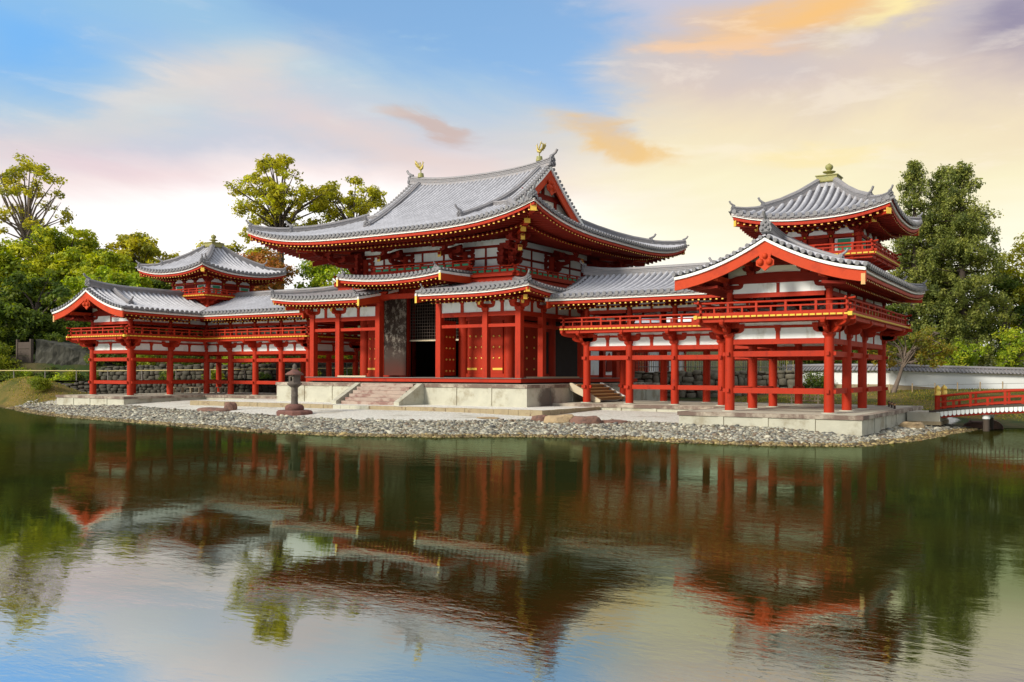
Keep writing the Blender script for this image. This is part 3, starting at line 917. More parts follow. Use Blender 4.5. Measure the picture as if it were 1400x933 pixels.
# raised gravel court round the podium with its kerb
mb = MB(); slab_outline(mb, [(-12.0, -6.1), (11.0, -6.1), (11.0, -1.0), (8.5, 4), (-8.5, 4), (-12, -1.0)], 0.2, 0.70, 'sand')
g = mb.build('gravel_court'); g['kind'] = 'structure'
kb = thing('kerb', 'low line of yellow-brown kerb stones edging the white gravel court', 'kerb', (0, -6.2, 0.4))
mb = MB()
x = -12.1
rr = random.Random(5)
while x < 11.1:
    L = rr.uniform(0.5, 0.9); e = min(x + L, 11.16)
    if not (-1.6 < x < 1.0): mb.box(x + 0.008, e - 0.008, -6.28 - rr.uniform(0, .02), -6.10, 0.2, 0.705 + rr.uniform(0, 0.012), 'kerb')
    else: mb.box(x + 0.008, e - 0.008, -6.30, -6.10, 0.2, 0.70, 'stone')
    x = e
y = -6.28
while y < -1.25:
    L = rr.uniform(0.5, 0.9); e = min(y + L, -1.2)
    mb.box(11.0, 11.17, y + 0.008, e - 0.008, 0.2, 0.705 + rr.uniform(0, 0.012), 'kerb'); y = e
mb.build('edge_stones', kb)


# ------------------------------------------------------------------ the central hall
HX = [2.09, 5.06, 7.06]           # column lines
YF, YM0, YM1, YM2, YB = -2.05, -0.05, 3.90, 7.85, 9.85
hall = thing('central_hall', 'large vermilion central hall under a sweeping two-tier grey tile roof', 'temple hall', (0, 3.9, PZ))


def post(name, root, x, y, z0, z1, r, m='red', n=16, sq=False):
    mb = MB()
    if sq: mb.box(x - r, x + r, y - r, y + r, z0, z1, m)
    else:
        mb.cyl(x, y, z0, z1, r, r * 0.96, n, m)
    return mb.build(name, root)


# floor and its red edge
mb = MB(); mb.box(-7.34, 7.34, -2.33, 10.13, 1.83, 2.02, 'red'); mb.box(-7.40, 7.40, -2.39, 10.19, 2.02, FZ, 'greyw')
mb.box(-7.1, 7.1, -2.1, 9.9, PZ - 0.05, 1.83, 'dark')
mb.build('floor', hall)
# outer posts of the pent-roof gallery
P_T = 5.36
front = [-7.06, -5.06, -2.09, 2.09, 5.06, 7.06]
sideY = [YM0, YM1, YM2, YB]
for x in front: post('column', hall, x, YF, FZ, 6.35 if abs(x) < 3 else P_T, 0.155, sq=True)
for x in front: post('column', hall, x, YB, FZ, P_T, 0.155, sq=True)
for y in sideY[:-1]:
    for sx in (-1, 1): post('column', hall, sx * 7.06, y, FZ, P_T, 0.155, sq=True)
# core columns
for x in (-5.06, -2.09, 2.09, 5.06):
    for y in (YM0, YM2): post('core_column', hall, x, y, FZ, 8.75, 0.29, 'red', 20)
for sx in (-1, 1): post('core_column', hall, sx * 5.06, YM1, FZ, 8.75, 0.29, 'red', 20)


def gallery_bay(p, q, nrm, strut=1):
    """ties, white panels and struts between two outer posts"""
    p = V3(p + (0,)); q = V3(q + (0,)); d = (q - p).normalized(); L = (q - p).length
    mb = MB(); mb.beam(p + V3((0, 0, 4.58)), q + V3((0, 0, 4.58)), 0.15, 0.16, 'red', -0.155); mb.build('tie_beam', hall)
    mb = MB(); mb.beam(p + V3((0, 0, 5.13)), q + V3((0, 0, 5.13)), 0.17, 0.22, 'red', -0.155); mb.build('tie_beam', hall)
    mb = MB(); mb.beam(p + V3((0, 0, 5.355)), q + V3((0, 0, 5.355)), 0.07, 0.60, 'white'); mb.build('plaster_panel', hall)
    mb = MB()
    for k in range(strut):
        c = p + d * (L * (k + 1) / (strut + 1))
        mb.beam(c - d * 0.09 + V3((0, 0, 5.355)), c + d * 0.09 + V3((0, 0, 5.355)), 0.15, 0.44, 'red')
        block(mb, (c.x, c.y, 5.78), 0.24, 0.14)
    mb.build('strut', hall)
    mb = MB(); mb.beam(p + V3((0, 0, 5.90)), q + V3((0, 0, 5.90)), 0.16, 0.16, 'red', 0.2); mb.build('purlin', hall)


def gallery_bracket(x, y, nx, ny):
    mb = MB()
    block(mb, (x, y, P_T), 0.36, 0.20)
    for d in ((1, 0, 0), (0, 1, 0)):
        arm(mb, (x, y, P_T + 0.18), d, 0.55, 0.55, 0.20, 0.15)
    for d in ((1, 0), (-1, 0), (0, 1), (0, -1)):
        block(mb, (x + d[0] * 0.46, y + d[1] * 0.46, P_T + 0.38), 0.22, 0.14)
    q = V3((x, y, 0)) + V3((nx, ny, 0)) * 0.56
    o = V3((nx, ny, 0)); L = o.length; o = o / max(L, 1e-6)
    # gilt cap on the projecting beam end
    e = V3((x, y, P_T + 0.30)) + o * 0.60 * L
    mb.beam(e - o * 0.3, e, 0.12, 0.15, 'red')
    mb.beam(e + o * 0.001, e + o * 0.03, 0.125, 0.155, 'gold')
    mb.build('bracket', hall)


for x0, x1 in ((-7.06, -5.06), (-5.06, -2.09), (2.09, 5.06), (5.06, 7.06)):
    gallery_bay((x0, YF), (x1, YF), -1); gallery_bay((x0, YB), (x1, YB), 1)
gallery_bay((-2.09, YB), (2.09, YB), 1, 2)
for sx in (-1, 1):
    ys = [YF, YM0, YM1, YM2, YB]
    for a, b in zip(ys, ys[1:]): gallery_bay((sx * 7.06, a), (sx * 7.06, b), sx, 1 if b - a < 3 else 2)
    for y in ys[1:-1]: gallery_bracket(sx * 7.06, y, sx, 0)
    gallery_bracket(sx * 7.06, YF, sx * 0.9, -0.9); gallery_bracket(sx * 7.06, YB, sx * 0.9, 0.9)
    gallery_bracket(sx * 5.06, YF, 0, -1)
# taller lintel and brackets of the middle bay
mb = MB(); mb.beam((-2.25, YF, 6.22), (2.25, YF, 6.22), 0.2, 0.26, 'red', 0.5); mb.build('tie_beam', hall)
for sx in (-1, 1):
    mb = MB(); block(mb, (sx * 2.09, YF, 6.36), 0.34, 0.16)
    arm(mb, (sx * 2.09, YF, 6.48), (1, 0, 0), 0.6, 0.6, 0.16, 0.15); arm(mb, (sx * 2.09, YF, 6.46), (0, 1, 0), 0.5, 0.5, 0.16, 0.15); mb.build('bracket', hall)

# core walls
door_leaf_args = []
mb = MB()
for a, b in ((-5.06, -2.09), (2.09, 5.06)):
    mb.beam((a, YM0, FZ), (b, YM0, FZ), 0.10, 4.9, 'red_shaded')
mb.beam((-5.06, YM2, FZ), (5.06, YM2, FZ), 0.10, 4.9, 'white')
for sx in (-1, 1): mb.beam((sx * 5.06, 6.9, FZ), (sx * 5.06, YM2, FZ), 0.10, 4.9, 'white'); mb.beam((sx * 5.06, YM1, 5.2), (sx * 5.06, 6.9, 5.2), 0.10, 1.8, 'red_shaded'); mb.beam((sx * 5.06, YM0, 5.2), (sx * 5.06, YM1, 5.2), 0.10, 1.8, 'red_shaded')
mb.build('core_wall', hall)
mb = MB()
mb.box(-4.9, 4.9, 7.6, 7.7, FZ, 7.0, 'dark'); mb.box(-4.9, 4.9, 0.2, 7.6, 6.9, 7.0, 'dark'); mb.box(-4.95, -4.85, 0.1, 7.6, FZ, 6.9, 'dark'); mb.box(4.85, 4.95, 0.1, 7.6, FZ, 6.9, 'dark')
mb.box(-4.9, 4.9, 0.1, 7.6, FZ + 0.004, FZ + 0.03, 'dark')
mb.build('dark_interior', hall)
for sx in (-1, 1):
    mb = MB(); mb.box(sx * 5.1 - .04, sx * 5.1 + .04, 2.45, YM1 - 0.32, FZ + 0.03, 5.15, 'dark'); mb.build('side_door', hall)
    mb = MB(); mb.box(sx * 5.1 - .04, sx * 5.1 + .04, YM1 + 0.32, 6.9, FZ + 0.03, 5.15, 'dark'); mb.build('side_door', hall)
    if sx > 0: door_leaf_args.append(((5.14, 0.32), (5.14, 2.40)))
    else: mb = MB(); mb.box(-5.16, -5.08, 0.32, 2.40, FZ + 0.03, 5.05, 'red'); mb.build('side_door', hall)
    for z in (FZ + 0.02, 4.58, 5.13): mb = MB(); mb.beam((sx * 5.06, YM0, z), (sx * 5.06, YM1, z), 0.2, 0.2, 'red'); mb.build('tie_beam', hall)
for z, h in ((FZ + 0.015, 0.2), (5.05, 0.22), (6.5, 0.24)):
    for a, b in ((-5.06, -2.09), (2.09, 5.06)):
        mb = MB(); mb.beam((a, YM0, z), (b, YM0, z), 0.26, h, 'red'); mb.build('tie_beam', hall)
mb = MB(); mb.beam((-2.09, YM0, 6.45), (2.09, YM0, 6.45), 0.24, 0.5, 'red'); mb.build('tie_beam', hall)
# gallery floor mats (low pale rails lying on the floor in front of the doors)
for x0, x1 in ((7.12, 7.22),):
    mb = MB(); mb.beam((7.2, -1.6, FZ), (7.2, 3.4, FZ), 0.07, 0.07, 'palewood'); mb.build('floor_rail', hall)
mb = MB(); mb.beam((-5.0, -2.2, FZ), (-2.9, -2.2, FZ), 0.08, 0.08, 'palewood'); mb.build('floor_rail', hall)


def door_leaf(root, p, q, z0, z1, studs, hinge=None, m='red', rows=5, back=None):
    """plank door between p and q (plan points), studs on its face (left side of p->q is the back)"""
    p = V3(p + (0,)); q = V3(q + (0,)); d = (q - p).normalized(); L = (q - p).length; o = V3((d.y, -d.x, 0))
    mb = MB()
    mb.beam(p + V3((0, 0, z0)), q + V3((0, 0, z0)), 0.07, z1 - z0, m)
    if back: mb.beam(p - o * 0.042 + V3((0, 0, z0)), q - o * 0.042 + V3((0, 0, z0)), 0.012, z1 - z0, back)
    leaf = mb.build('door', root)
    if studs:
        for k in range(rows):
            z = z0 + (z1 - z0) * (0.085 + 0.83 * k / (rows - 1))
            for j in range(studs):
                c = p + d * (L * (0.16 + 0.68 * j / max(1, studs - 1))) + o * 0.04
                if hinge == 'p' and k == 0 and j < 2: continue
                if hinge == 'q' and k == 0 and j >= studs - 2: continue
                s_ = MB(); s_.sphere(c.x, c.y, z, 0.058, 'gilt', n=8, k=5); s_.build('door_stud', leaf)
        if hinge:
            a, b = (p, p + d * L * 0.55) if hinge == 'p' else (q - d * L * 0.55, q)
            s_ = MB(); s_.beam(a + o * 0.045 + V3((0, 0, z0 + (z1 - z0) * 0.085 - 0.05)), b + o * 0.045 + V3((0, 0, z0 + (z1 - z0) * 0.085 - 0.05)), 0.02, 0.11, 'gold'); s_.build('hinge_plate', leaf)
    return leaf


for sx in (-1, 1):
    y = YM0 - 0.09
    door_leaf(hall, (sx * 3.575 - 1.14, y), (sx * 3.575 - 0.01, y), FZ + 0.22, 5.04, 3, 'p')
    door_leaf(hall, (sx * 3.575 + 0.01, y), (sx * 3.575 + 1.14, y), FZ + 0.22, 5.04, 3, 'q')
for p_, q_ in door_leaf_args: door_leaf(hall, p_, q_, FZ + 0.22, 5.04, 3, None)
# the middle doors stand open: left leaf folded back showing its weathered inner face, right leaf at a right angle
lf = door_leaf(hall, (-1.68, -0.36), (-2.99, -0.66), FZ + 0.1, 6.42, 0, None, 'weather', back='weather')
lf['label'] = 'flaking grey-white open door leaf'
for k in range(5):
    z = FZ + 0.45 + k * 0.85
    s_ = MB(); s_.sphere(-3.14, -0.80, z, 0.06, 'gilt', n=8, k=5); s_.build('door_stud', lf)
s_ = MB(); s_.beam((-3.02, -0.69, FZ + 0.1), (-3.30, -0.75, FZ + 0.1), 0.08, 4.0, 'red'); s_.build('door_edge', lf)
door_leaf(hall, (1.72, -1.62), (1.72, -0.32), FZ + 0.1, 5.04, 4, None)
# lattice over the dark opening
mb = MB()
for k in range(21):
    x = -1.72 + 3.44 * k / 20; mb.box(x - 0.012, x + 0.012, 0.02, 0.04, 4.12, 6.45, 'bark')
for k in range(14):
    z = 4.16 + 2.26 * k / 13; mb.box(-1.75, 1.75, 0.0, 0.02, z - 0.011, z + 0.011, 'bark')
mb.box(-1.78, 1.78, -0.02, 0.06, 4.04, 4.12, 'palewood'); mb.box(-1.80, -1.72, -0.02, 0.06, FZ, 6.45, 'red_shaded'); mb.box(1.72, 1.80, -0.02, 0.06, FZ, 6.45, 'red_shaded')
mb.build('lattice', hall)

# ---- pent roofs
EZ = 6.33           # eave tile line of the low pent roof
def pentz(z0, corner_l, corner_r, k=1.0):
    def zf(a, t):
        z = z0 + (0.17 * t + 0.015 * t * t) * k
        for c in (corner_l, corner_r):
            if c is None: continue
            dd = max(0.0, abs(a - c)); z += 0.24 * max(0, 1 - dd / 4.2) ** 2.6 * max(0, 1 - t / 3.2)
        return z
    return zf
XE, YE = 8.74, -3.74
TP = 3.05
pr_parts = []
def pent(name, O, ax, tn, lo, hi, zf, T=TP, dz=2.05):
    mb = MB(); slope(mb, O, ax, tn, lo, hi, T, zf, nt=6, na=18); r = mb.build(name, hall)
    mb = MB(); eave(mb, O, ax, tn, lo, hi, lambda a: zf(a, 0), 0.85, dz, rise=0.10, rw=0.085, rh=0.095); mb.build('eave', r)
    return r
zl = pentz(EZ, -XE, None); zr = pentz(EZ, None, XE); zm = pentz(EZ, -8.74 - 1.85, 8.74 + 1.85)
rl = pent('pent_roof', (0, YE, 0), (1, 0, 0), (0, 1, 0), lambda t: -XE + t, lambda t: -2.02, zl)
rr_ = pent('pent_roof', (0, YE, 0), (1, 0, 0), (0, 1, 0), lambda t: 2.02, lambda t: XE - t, zr)
cy = 3.9; hy = cy - YE
zs = pentz(EZ, -hy, hy)
rs1 = pent('pent_roof', (XE, cy, 0), (0, 1, 0), (-1, 0, 0), lambda t: -hy + t, lambda t: hy - t, zs)
rs2 = pent('pent_roof', (-XE, cy, 0), (0, 1, 0), (1, 0, 0), lambda t: -hy + t, lambda t: hy - t, zs)
zb = pentz(EZ, -XE, XE)
rb = pent('pent_roof', (0, cy + hy, 0), (1, 0, 0), (0, -1, 0), lambda t: -XE + t, lambda t: XE - t, zb)
zc = pentz(7.19, -3.5, 3.5, 0.40)
rc = pent('pent_roof', (0, YE, 0), (1, 0, 0), (0, 1, 0), lambda t: -3.42, lambda t: 3.42, zc, T=3.4, dz=1.9)
# hips of the low pent roof
for sx in (-1, 1):
    for sy, r in ((-1, rr_ if sx > 0 else rl), (1, rb)):
        path = [(sx * (XE - t), cy + sy * (hy - t), zs(hy - t, t) + 0.02) for t in (0.12, 0.7, 1.4, 2.2, 3.0)]
        mb = MB(); ridge(mb, path, 0.24, 0.26); mb.build('hip_ridge', r)
        d = V3((sx, sy, 0)); mb = MB(); oni(mb, V3(path[0]) + V3((0, 0, 0.05)), d, 0.34); mb.build('ridge_end_tile', r)
        mb = MB(); e = V3(path[0])
        mb.beam((sx * (XE - 2.2), cy + sy * (hy - 2.2), e.z - 0.36), (sx * (XE - 0.18), cy + sy * (hy - 0.18), e.z - 0.50), 0.17, 0.2, 'red')
        dn = d.normalized(); q = V3((sx * (XE - 0.18), cy + sy * (hy - 0.18), e.z - 0.50))
        mb.beam(q, q + dn * 0.03, 0.19, 0.22, 'gold')
        q2 = V3((sx * (XE - 0.62), cy + sy * (hy - 0.62), e.z - 0.80)); mb.beam(q2 - dn * 1.2 + V3((0, 0, .08)), q2, 0.17, 0.2, 'red'); mb.beam(q2, q2 + dn * 0.03, 0.19, 0.22, 'gold'); mb.build('hip_rafter', r)
# verges of the pent roofs: red barge boards, white line, end tiles
def pent_verge(r, x, sx, zf, T):
    pts = [(x, YE + t, zf(x, t)) for t in [T * i / 8 for i in range(9)]]
    mb = MB()
    vp = [V3(p) for p in pts]
    mb.sweep([p + V3((sx * 0.03, -0.02, 0)) for p in vp], [(-0.035, -0.55), (-0.035, -0.20), (0.035, -0.20), (0.035, -0.55)], 'orange', side=(1, 0, 0))
    mb.sweep([p + V3((sx * 0.06, -0.04, 0)) for p in vp], [(-0.05, -0.20), (-0.05, -0.08), (0.05, -0.08), (0.05, -0.20)], 'wtrim', side=(1, 0, 0))
    mb.build('barge_board', r)
    mb = MB(); verge_tiles(mb, [p + V3((sx * 0.05, 0.05, 0.02)) for p in vp], (sx, 0, 0)); mb.build('verge_tiles', r)
    path = [p + V3((-sx * 0.28, 0, 0.02)) for p in vp]
    mb = MB(); mb.tube(path, 0.10, 'ridge', 8); oni(mb, path[0] + V3((0, 0.1, -0.02)), (0, -1, 0), 0.30); mb.build('ridge_end_tile', r)
    mb = MB(); q = V3((x + sx * 0.06, YE - 0.03, zf(x, 0) - 0.60)); mb.box(q.x - 0.06, q.x + 0.06, q.y, q.y + 0.04, q.z + 0.05, q.z + 0.42, 'gold'); mb.build('gilt_plate', r)
pent_verge(rl, -2.02, 1, zl, TP); pent_verge(rr_, 2.02, -1, zr, TP)
pent_verge(rc, -3.42, -1, zc, 3.4); pent_verge(rc, 3.42, 1, zc, 3.4)

# ---- upper storey: wall, balcony, brackets
mb = MB()
UZ0, UZ1 = 7.0, 9.3
for a, b in (((-5.06, YM0), (5.06, YM0)), ((5.06, YM0), (5.06, YM2)), ((5.06, YM2), (-5.06, YM2)), ((-5.06, YM2), (-5.06, YM0))):
    mb.beam(a + (UZ0,), b + (UZ0,), 0.08, UZ1 - UZ0, 'white')
mb.build('upper_wall', hall)
def upper_beams(p, q, marks):
    p = V3(p + (0,)); q = V3(q + (0,)); d = (q - p).normalized()
    mb = MB()
    for z, h in ((7.42, 0.18), (8.28, 0.12), (8.86, 0.14)): mb.beam(p + V3((0, 0, z)), q + V3((0, 0, z)), 0.16, h, 'red_shaded', 0.15)
    for m_ in marks:
        c = p + d * m_
        mb.beam(c - d * 0.07 + V3((0, 0, 7.6)), c + d * 0.07 + V3((0, 0, 7.6)), 0.14, 0.68, 'red_shaded'); mb.beam(c - d * 0.06 + V3((0, 0, 8.4)), c + d * 0.06 + V3((0, 0, 8.4)), 0.14, 0.46, 'red_shaded')
    mb.build('wall_beams', hall)
upper_beams((-5.06, YM0), (5.06, YM0), (1.48, 4.3, 5.8, 8.62)); upper_beams((-5.06, YM2), (5.06, YM2), (1.48, 4.3, 5.8, 8.62))
for sx in (-1, 1): upper_beams((sx * 5.06, YM0), (sx * 5.06, YM2), (1.95, 5.9))


def big_bracket(x, y, ox, oy):
    """three-step bracket set under the great eave, with two gilt-ended tail rafters"""
    o = V3((ox, oy, 0)); Lg = o.length; o = o / Lg; sd = V3((-o.y, o.x, 0)); mb = MB(); c = V3((x, y, 0))
    block(mb, (x, y, 7.62), 0.52, 0.30, 'red_shaded')
    z = 7.90
    al = [sd] if Lg < 1.2 else [V3((1, 0, 0)), V3((0, 1, 0))]
    for s in range(3):
        reach = (0.55 + 0.55 * s) * Lg
        arm(mb, c + V3((0, 0, z)), o, 0.5, reach + 0.12, 0.22, 0.18, 'red_shaded')
        for v in al:
            arm(mb, c + V3((0, 0, z)), v, 0.75, 0.75, 0.22, 0.17, 'red_shaded')
            for k in (-0.62, 0.0, 0.62):
                p = c + v * k; block(mb, (p.x, p.y, z + 0.22), 0.26, 0.16, 'red_shaded')
        e = c + o * reach
        block(mb, (e.x, e.y, z + 0.22), 0.28, 0.16, 'red_shaded')
        if s:
            for v in al:
                arm(mb, e + V3((0, 0, z + 0.30)), v, 0.70, 0.70, 0.20, 0.16, 'red_shaded')
                for k in (-0.56, 0.56): p = e + v * k; block(mb, (p.x, p.y, z + 0.50), 0.24, 0.14, 'red_shaded')
        z += 0.34
    for s, (r1, zz) in enumerate(((2.05, 8.30), (2.55, 8.72))):
        e = c + o * (r1 * Lg) + V3((0, 0, zz)); b = c + o * 0.2 + V3((0, 0, zz + 0.62))
        mb.beam(b, e, 0.17, 0.24, 'red_shaded')
        if s == 0 or Lg > 1.2:
            mb.beam(e + V3((0, 0, -0.02)) + o * 0.002, e + o * 0.03 + V3((0, 0, -0.02)), 0.20, 0.27, 'gold')
    mb.build('bracket', hall)


for sx in (-1, 1):
    for y, oy in ((YM0, -1), (YM2, 1)):
        big_bracket(sx * 5.06, y, sx * 1.0, oy * 1.0); big_bracket(sx * 2.09, y, 0, oy)
    big_bracket(sx * 5.06, YM1, sx, 0)


def hall_balcony(pts, z, root):
    mb = MB()
    n = len(pts)
    for i in range(n - 1):
        p, q = pts[i], pts[i + 1]
        mb.beam(V3(p + (z - 0.05,)), V3(q + (z - 0.05,)), 0.5, 0.14, 'red')
        plank_edge(mb, p, q, z)
        mb.beam(V3(p + (z - 0.38,)), V3(q + (z - 0.38,)), 0.12, 0.3, 'red')
    fl = mb.build('balcony', root)
    mb = MB(); railing(mb, pts, z + 0.1, green=True, h=0.40, ext=0.2); mb.build('railing', fl)
bo = 1.1
hall_balcony([(3.35, YM0 - bo), (5.06 + bo, YM0 - bo), (5.06 + bo, YM2 + bo), (-5.06 - bo, YM2 + bo), (-5.06 - bo, YM0 - bo), (-3.35, YM0 - bo)], 7.24, hall)
hall_balcony([(-3.3, YM0 - bo), (3.3, YM0 - bo)], 7.66, hall)
mb = MB(); mb.box(-5.9, 5.9, -0.9, 8.7, 7.1, 7.2, 'red_shaded'); mb.build('balcony_deck', hall)

# ---- the great roof
GX, GHY, GZ = 9.65, 8.55, 9.36
def prof(t): return 0.20 * t + 0.0345 * t * t
def lift(s, t): return 0.90 * max(0.0, 1 - max(s, 0) / 9.0) ** 3.6 * max(0.0, 1 - t / 6.5)
def saddle(a, t): return 0.34 * (min(abs(a), 5.2) / 5.0) ** 2.6 * max(0.0, (t - 4.6) / 3.95) ** 1.3
def zmain(a, t): return GZ + prof(t) + lift(GX - abs(a), t) + saddle(a, t)
def zside(a, t): return GZ + prof(t) + lift(GHY - abs(a), t)
GV = 4.98           # verge of the gable
TG = 4.67
roof_parts = []
for sy in (-1, 1):
    O = (0, 3.9 + sy * GHY, 0)
    lo = lambda t: -max(GX - t, GV); hi = lambda t: max(GX - t, GV)
    mb = MB(); slope(mb, O, (1, 0, 0), (0, -sy, 0), lo, hi, GHY, zmain, nt=22, na=40)
    rp = mb.build('main_roof', hall); roof_parts.append(rp)
    mb = MB(); eave(mb, O, (1, 0, 0), (0, -sy, 0), lambda t: -(GX - t), lambda t: GX - t, lambda a: zmain(a, 0), 1.55, 3.6, rise=0.10); mb.build('eave', rp)
for sx in (-1, 1):
    O = (sx * GX, 3.9, 0)
    mb = MB(); slope(mb, O, (0, 1, 0), (-sx, 0, 0), lambda t: -(GHY - t), lambda t: GHY - t, 5.25, zside, nt=14, na=34)
    rp = mb.build('skirt_roof', hall); roof_parts.append(rp)
    mb = MB(); eave(mb, O, (0, 1, 0), (-sx, 0, 0), lambda t: -(GHY - t), lambda t: GHY - t, lambda a: zside(a, 0), 1.55, 3.6, rise=0.10); mb.build('eave', rp)
    # gable: pediment, barge boards, pendant
    zt = GZ + prof(GHY)
    tt = [TG - 0.4 + (GHY - TG + 0.4) * i / 10 for i in range(11)]
    L = [(sx * 4.42, 3.9 - GHY + t, GZ + prof(t) - 0.16) for t in tt]; Rr = [(sx * 4.42, 3.9 + GHY - t, GZ + prof(t) - 0.16) for t in tt][::-1]
    mb = MB(); mb.prism(L + Rr[1:] + [(sx * 4.42, 3.9 + 4.2, 10.5), (sx * 4.42, 3.9 - 4.2, 10.5)], (sx * 0.05, 0, 0), 'cream')
    gw = mb.build('gable_wall', hall)
    mb = MB()
    for z, hw, h in ((11.15, 3.3, 0.30), (12.05, 2.1, 0.28)): mb.beam((sx * 4.5, 3.9 - hw, z), (sx * 4.5, 3.9 + hw, z), 0.16, h, 'red_shaded')
    for y in (-1.3, 0, 1.3): mb.beam((sx * 4.5, 3.9 + y - 0.1, 11.45), (sx * 4.5, 3.9 + y + 0.1, 11.45), 0.14, 0.6, 'red_shaded')
    mb.beam((sx * 4.5, 3.8, 12.33), (sx * 4.5, 4.0, 12.33), 0.14, 0.9, 'red_shaded')
    mb.build('gable_beams', gw)
    for sg in (-1, 1):
        tt2 = [3.9 + (GHY - 3.9) * i / 14 for i in range(15)]
        vp = [V3((sx * GV, 3.9 + sg * (GHY - t), GZ + prof(t) + saddle(GV, t))) for t in tt2]
        mb = MB(); mb.sweep([p - V3((sx * 0.03, 0, 0)) for p in vp], [(-0.05, -0.80), (-0.05, -0.24), (0.05, -0.24), (0.05, -0.80)], 'orange', side=(1, 0, 0))
        mb.sweep([p + V3((sx * 0.03, 0, 0)) for p in vp], [(-0.07, -0.24), (-0.07, -0.05), (0.07, -0.05), (0.07, -0.24)], 'wtrim', side=(1, 0, 0))
        mb.build('barge_board', gw)
        mb = MB(); verge_tiles(mb, [p + V3((sx * 0.08, 0, 0.04)) for p in vp], (sx, 0, 0), 0.085, 0.45); mb.build('verge_tiles', gw)
    # gegyo pendant
    pts = [(0, 0.0), (0.34, -0.10), (0.26, -0.28), (0.46, -0.42), (0.44, -0.66), (0.22, -0.74), (0.0, -0.92), (-0.22, -0.74), (-0.44, -0.66), (-0.46, -0.42), (-0.26, -0.28), (-0.34, -0.10)]
    mb = MB(); mb.prism([(sx * 5.06, 3.9 + a, 13.12 + b) for a, b in pts], (sx * 0.06, 0, 0), 'orange')
    for a, b, r in ((0.22, -0.5, 0.16), (-0.22, -0.5, 0.16), (0, -0.22, 0.14)): mb.sphere(sx * 5.12, 3.9 + a, 13.12 + b, r, 'orange', n=8, k=5)
    mb.build('gable_pendant', gw)
    # descending ridges down the front and back slopes, with their end tiles
    for sy in (-1, 1):
        rp = roof_parts[0] if sy < 0 else roof_parts[1]
        xs = [4.35, 4.30, 4.25, 4.05, 3.75, 3.45, 3.2]; tt3 = [8.3, 7.4, 6.3, 5.2, 4.2, 3.4, 2.8]
        path = [(sx * x, 3.9 + sy * (GHY - t), zmain(x, t) + 0.04) for x, t in zip(xs, tt3)]
        mb = MB(); ridge(mb, path, 0.28, 0.28); mb.build('descending_ridge', rp)
        e = V3(path[-1]); dd = (e - V3(path[-2])); dd.z = 0
        mb = MB(); oni(mb, e + V3((0, 0, 0.02)), dd, 0.48); mb.build('ridge_end_tile', rp)
        # hip ridge in two steps
        def hp_(t): return V3((sx * (GX - t), 3.9 + sy * (GHY - t), GZ + prof(t) + lift(t, t) + 0.03))
        mb = MB(); ridge(mb, [hp_(t) for t in (1.75, 2.5, 3.3, 4.1, 4.75)], 0.30, 0.34); mb.build('hip_ridge', rp)
        mb = MB(); ridge(mb, [hp_(t) for t in (0.22, 0.7, 1.2, 1.75)], 0.30, 0.30); mb.build('hip_ridge', rp)
        d = V3((sx, sy, 0))
        mb = MB(); oni(mb, hp_(1.72), d, 0.52); mb.build('ridge_end_tile', rp)
        mb = MB(); oni(mb, hp_(0.2), d, 0.42); mb.build('ridge_end_tile', rp)
        # hip rafters with gilt ends
        mb = MB(); dn = d.normalized(); ez = hp_(0).z
        for t0, t1, dz, s in ((0.22, 2.2, -0.66, 0.24), (1.25, 3.2, -0.98, 0.24), (1.95, 4.0, -1.22, 0.22)):
            a = V3((sx * (GX - t0), 3.9 + sy * (GHY - t0), ez + dz)); b = V3((sx * (GX - t1), 3.9 + sy * (GHY - t1), ez + dz - 0.02))
            mb.beam(b, a, s, 0.30, 'red'); mb.beam(a, a + dn * 0.035, s + 0.04, 0.34, 'gold')
        mb.build('hip_rafter', rp)
        mb = MB()
        p0 = [(sx * x, 3.9 + sy * (GHY - t), zmain(x, t) + 0.02) for x, t in ((3.9, 4.72), (4.4, 4.55), (4.9, 4.6), (5.3, 4.35))]
        ridge(mb, p0, 0.26, 0.26); mb.build('descending_ridge', rp)
# main ridge
zr0 = GZ + prof(GHY)
path = [(x, 3.9, zr0 - 0.02 + 0.40 * (abs(x) / 5.1) ** 2.6) for x in [-5.1 + 10.2 * i / 16 for i in range(17)]]
mb = MB(); ridge(mb, path, 0.46, 0.40); rg = mb.build('main_ridge', roof_parts[0])
for sx in (-1, 1):
    mb = MB(); oni(mb, (sx * 5.1, 3.9, zr0 + 0.36), (sx, 0, 0), 0.62); mb.build('ridge_end_tile', roof_parts[0])


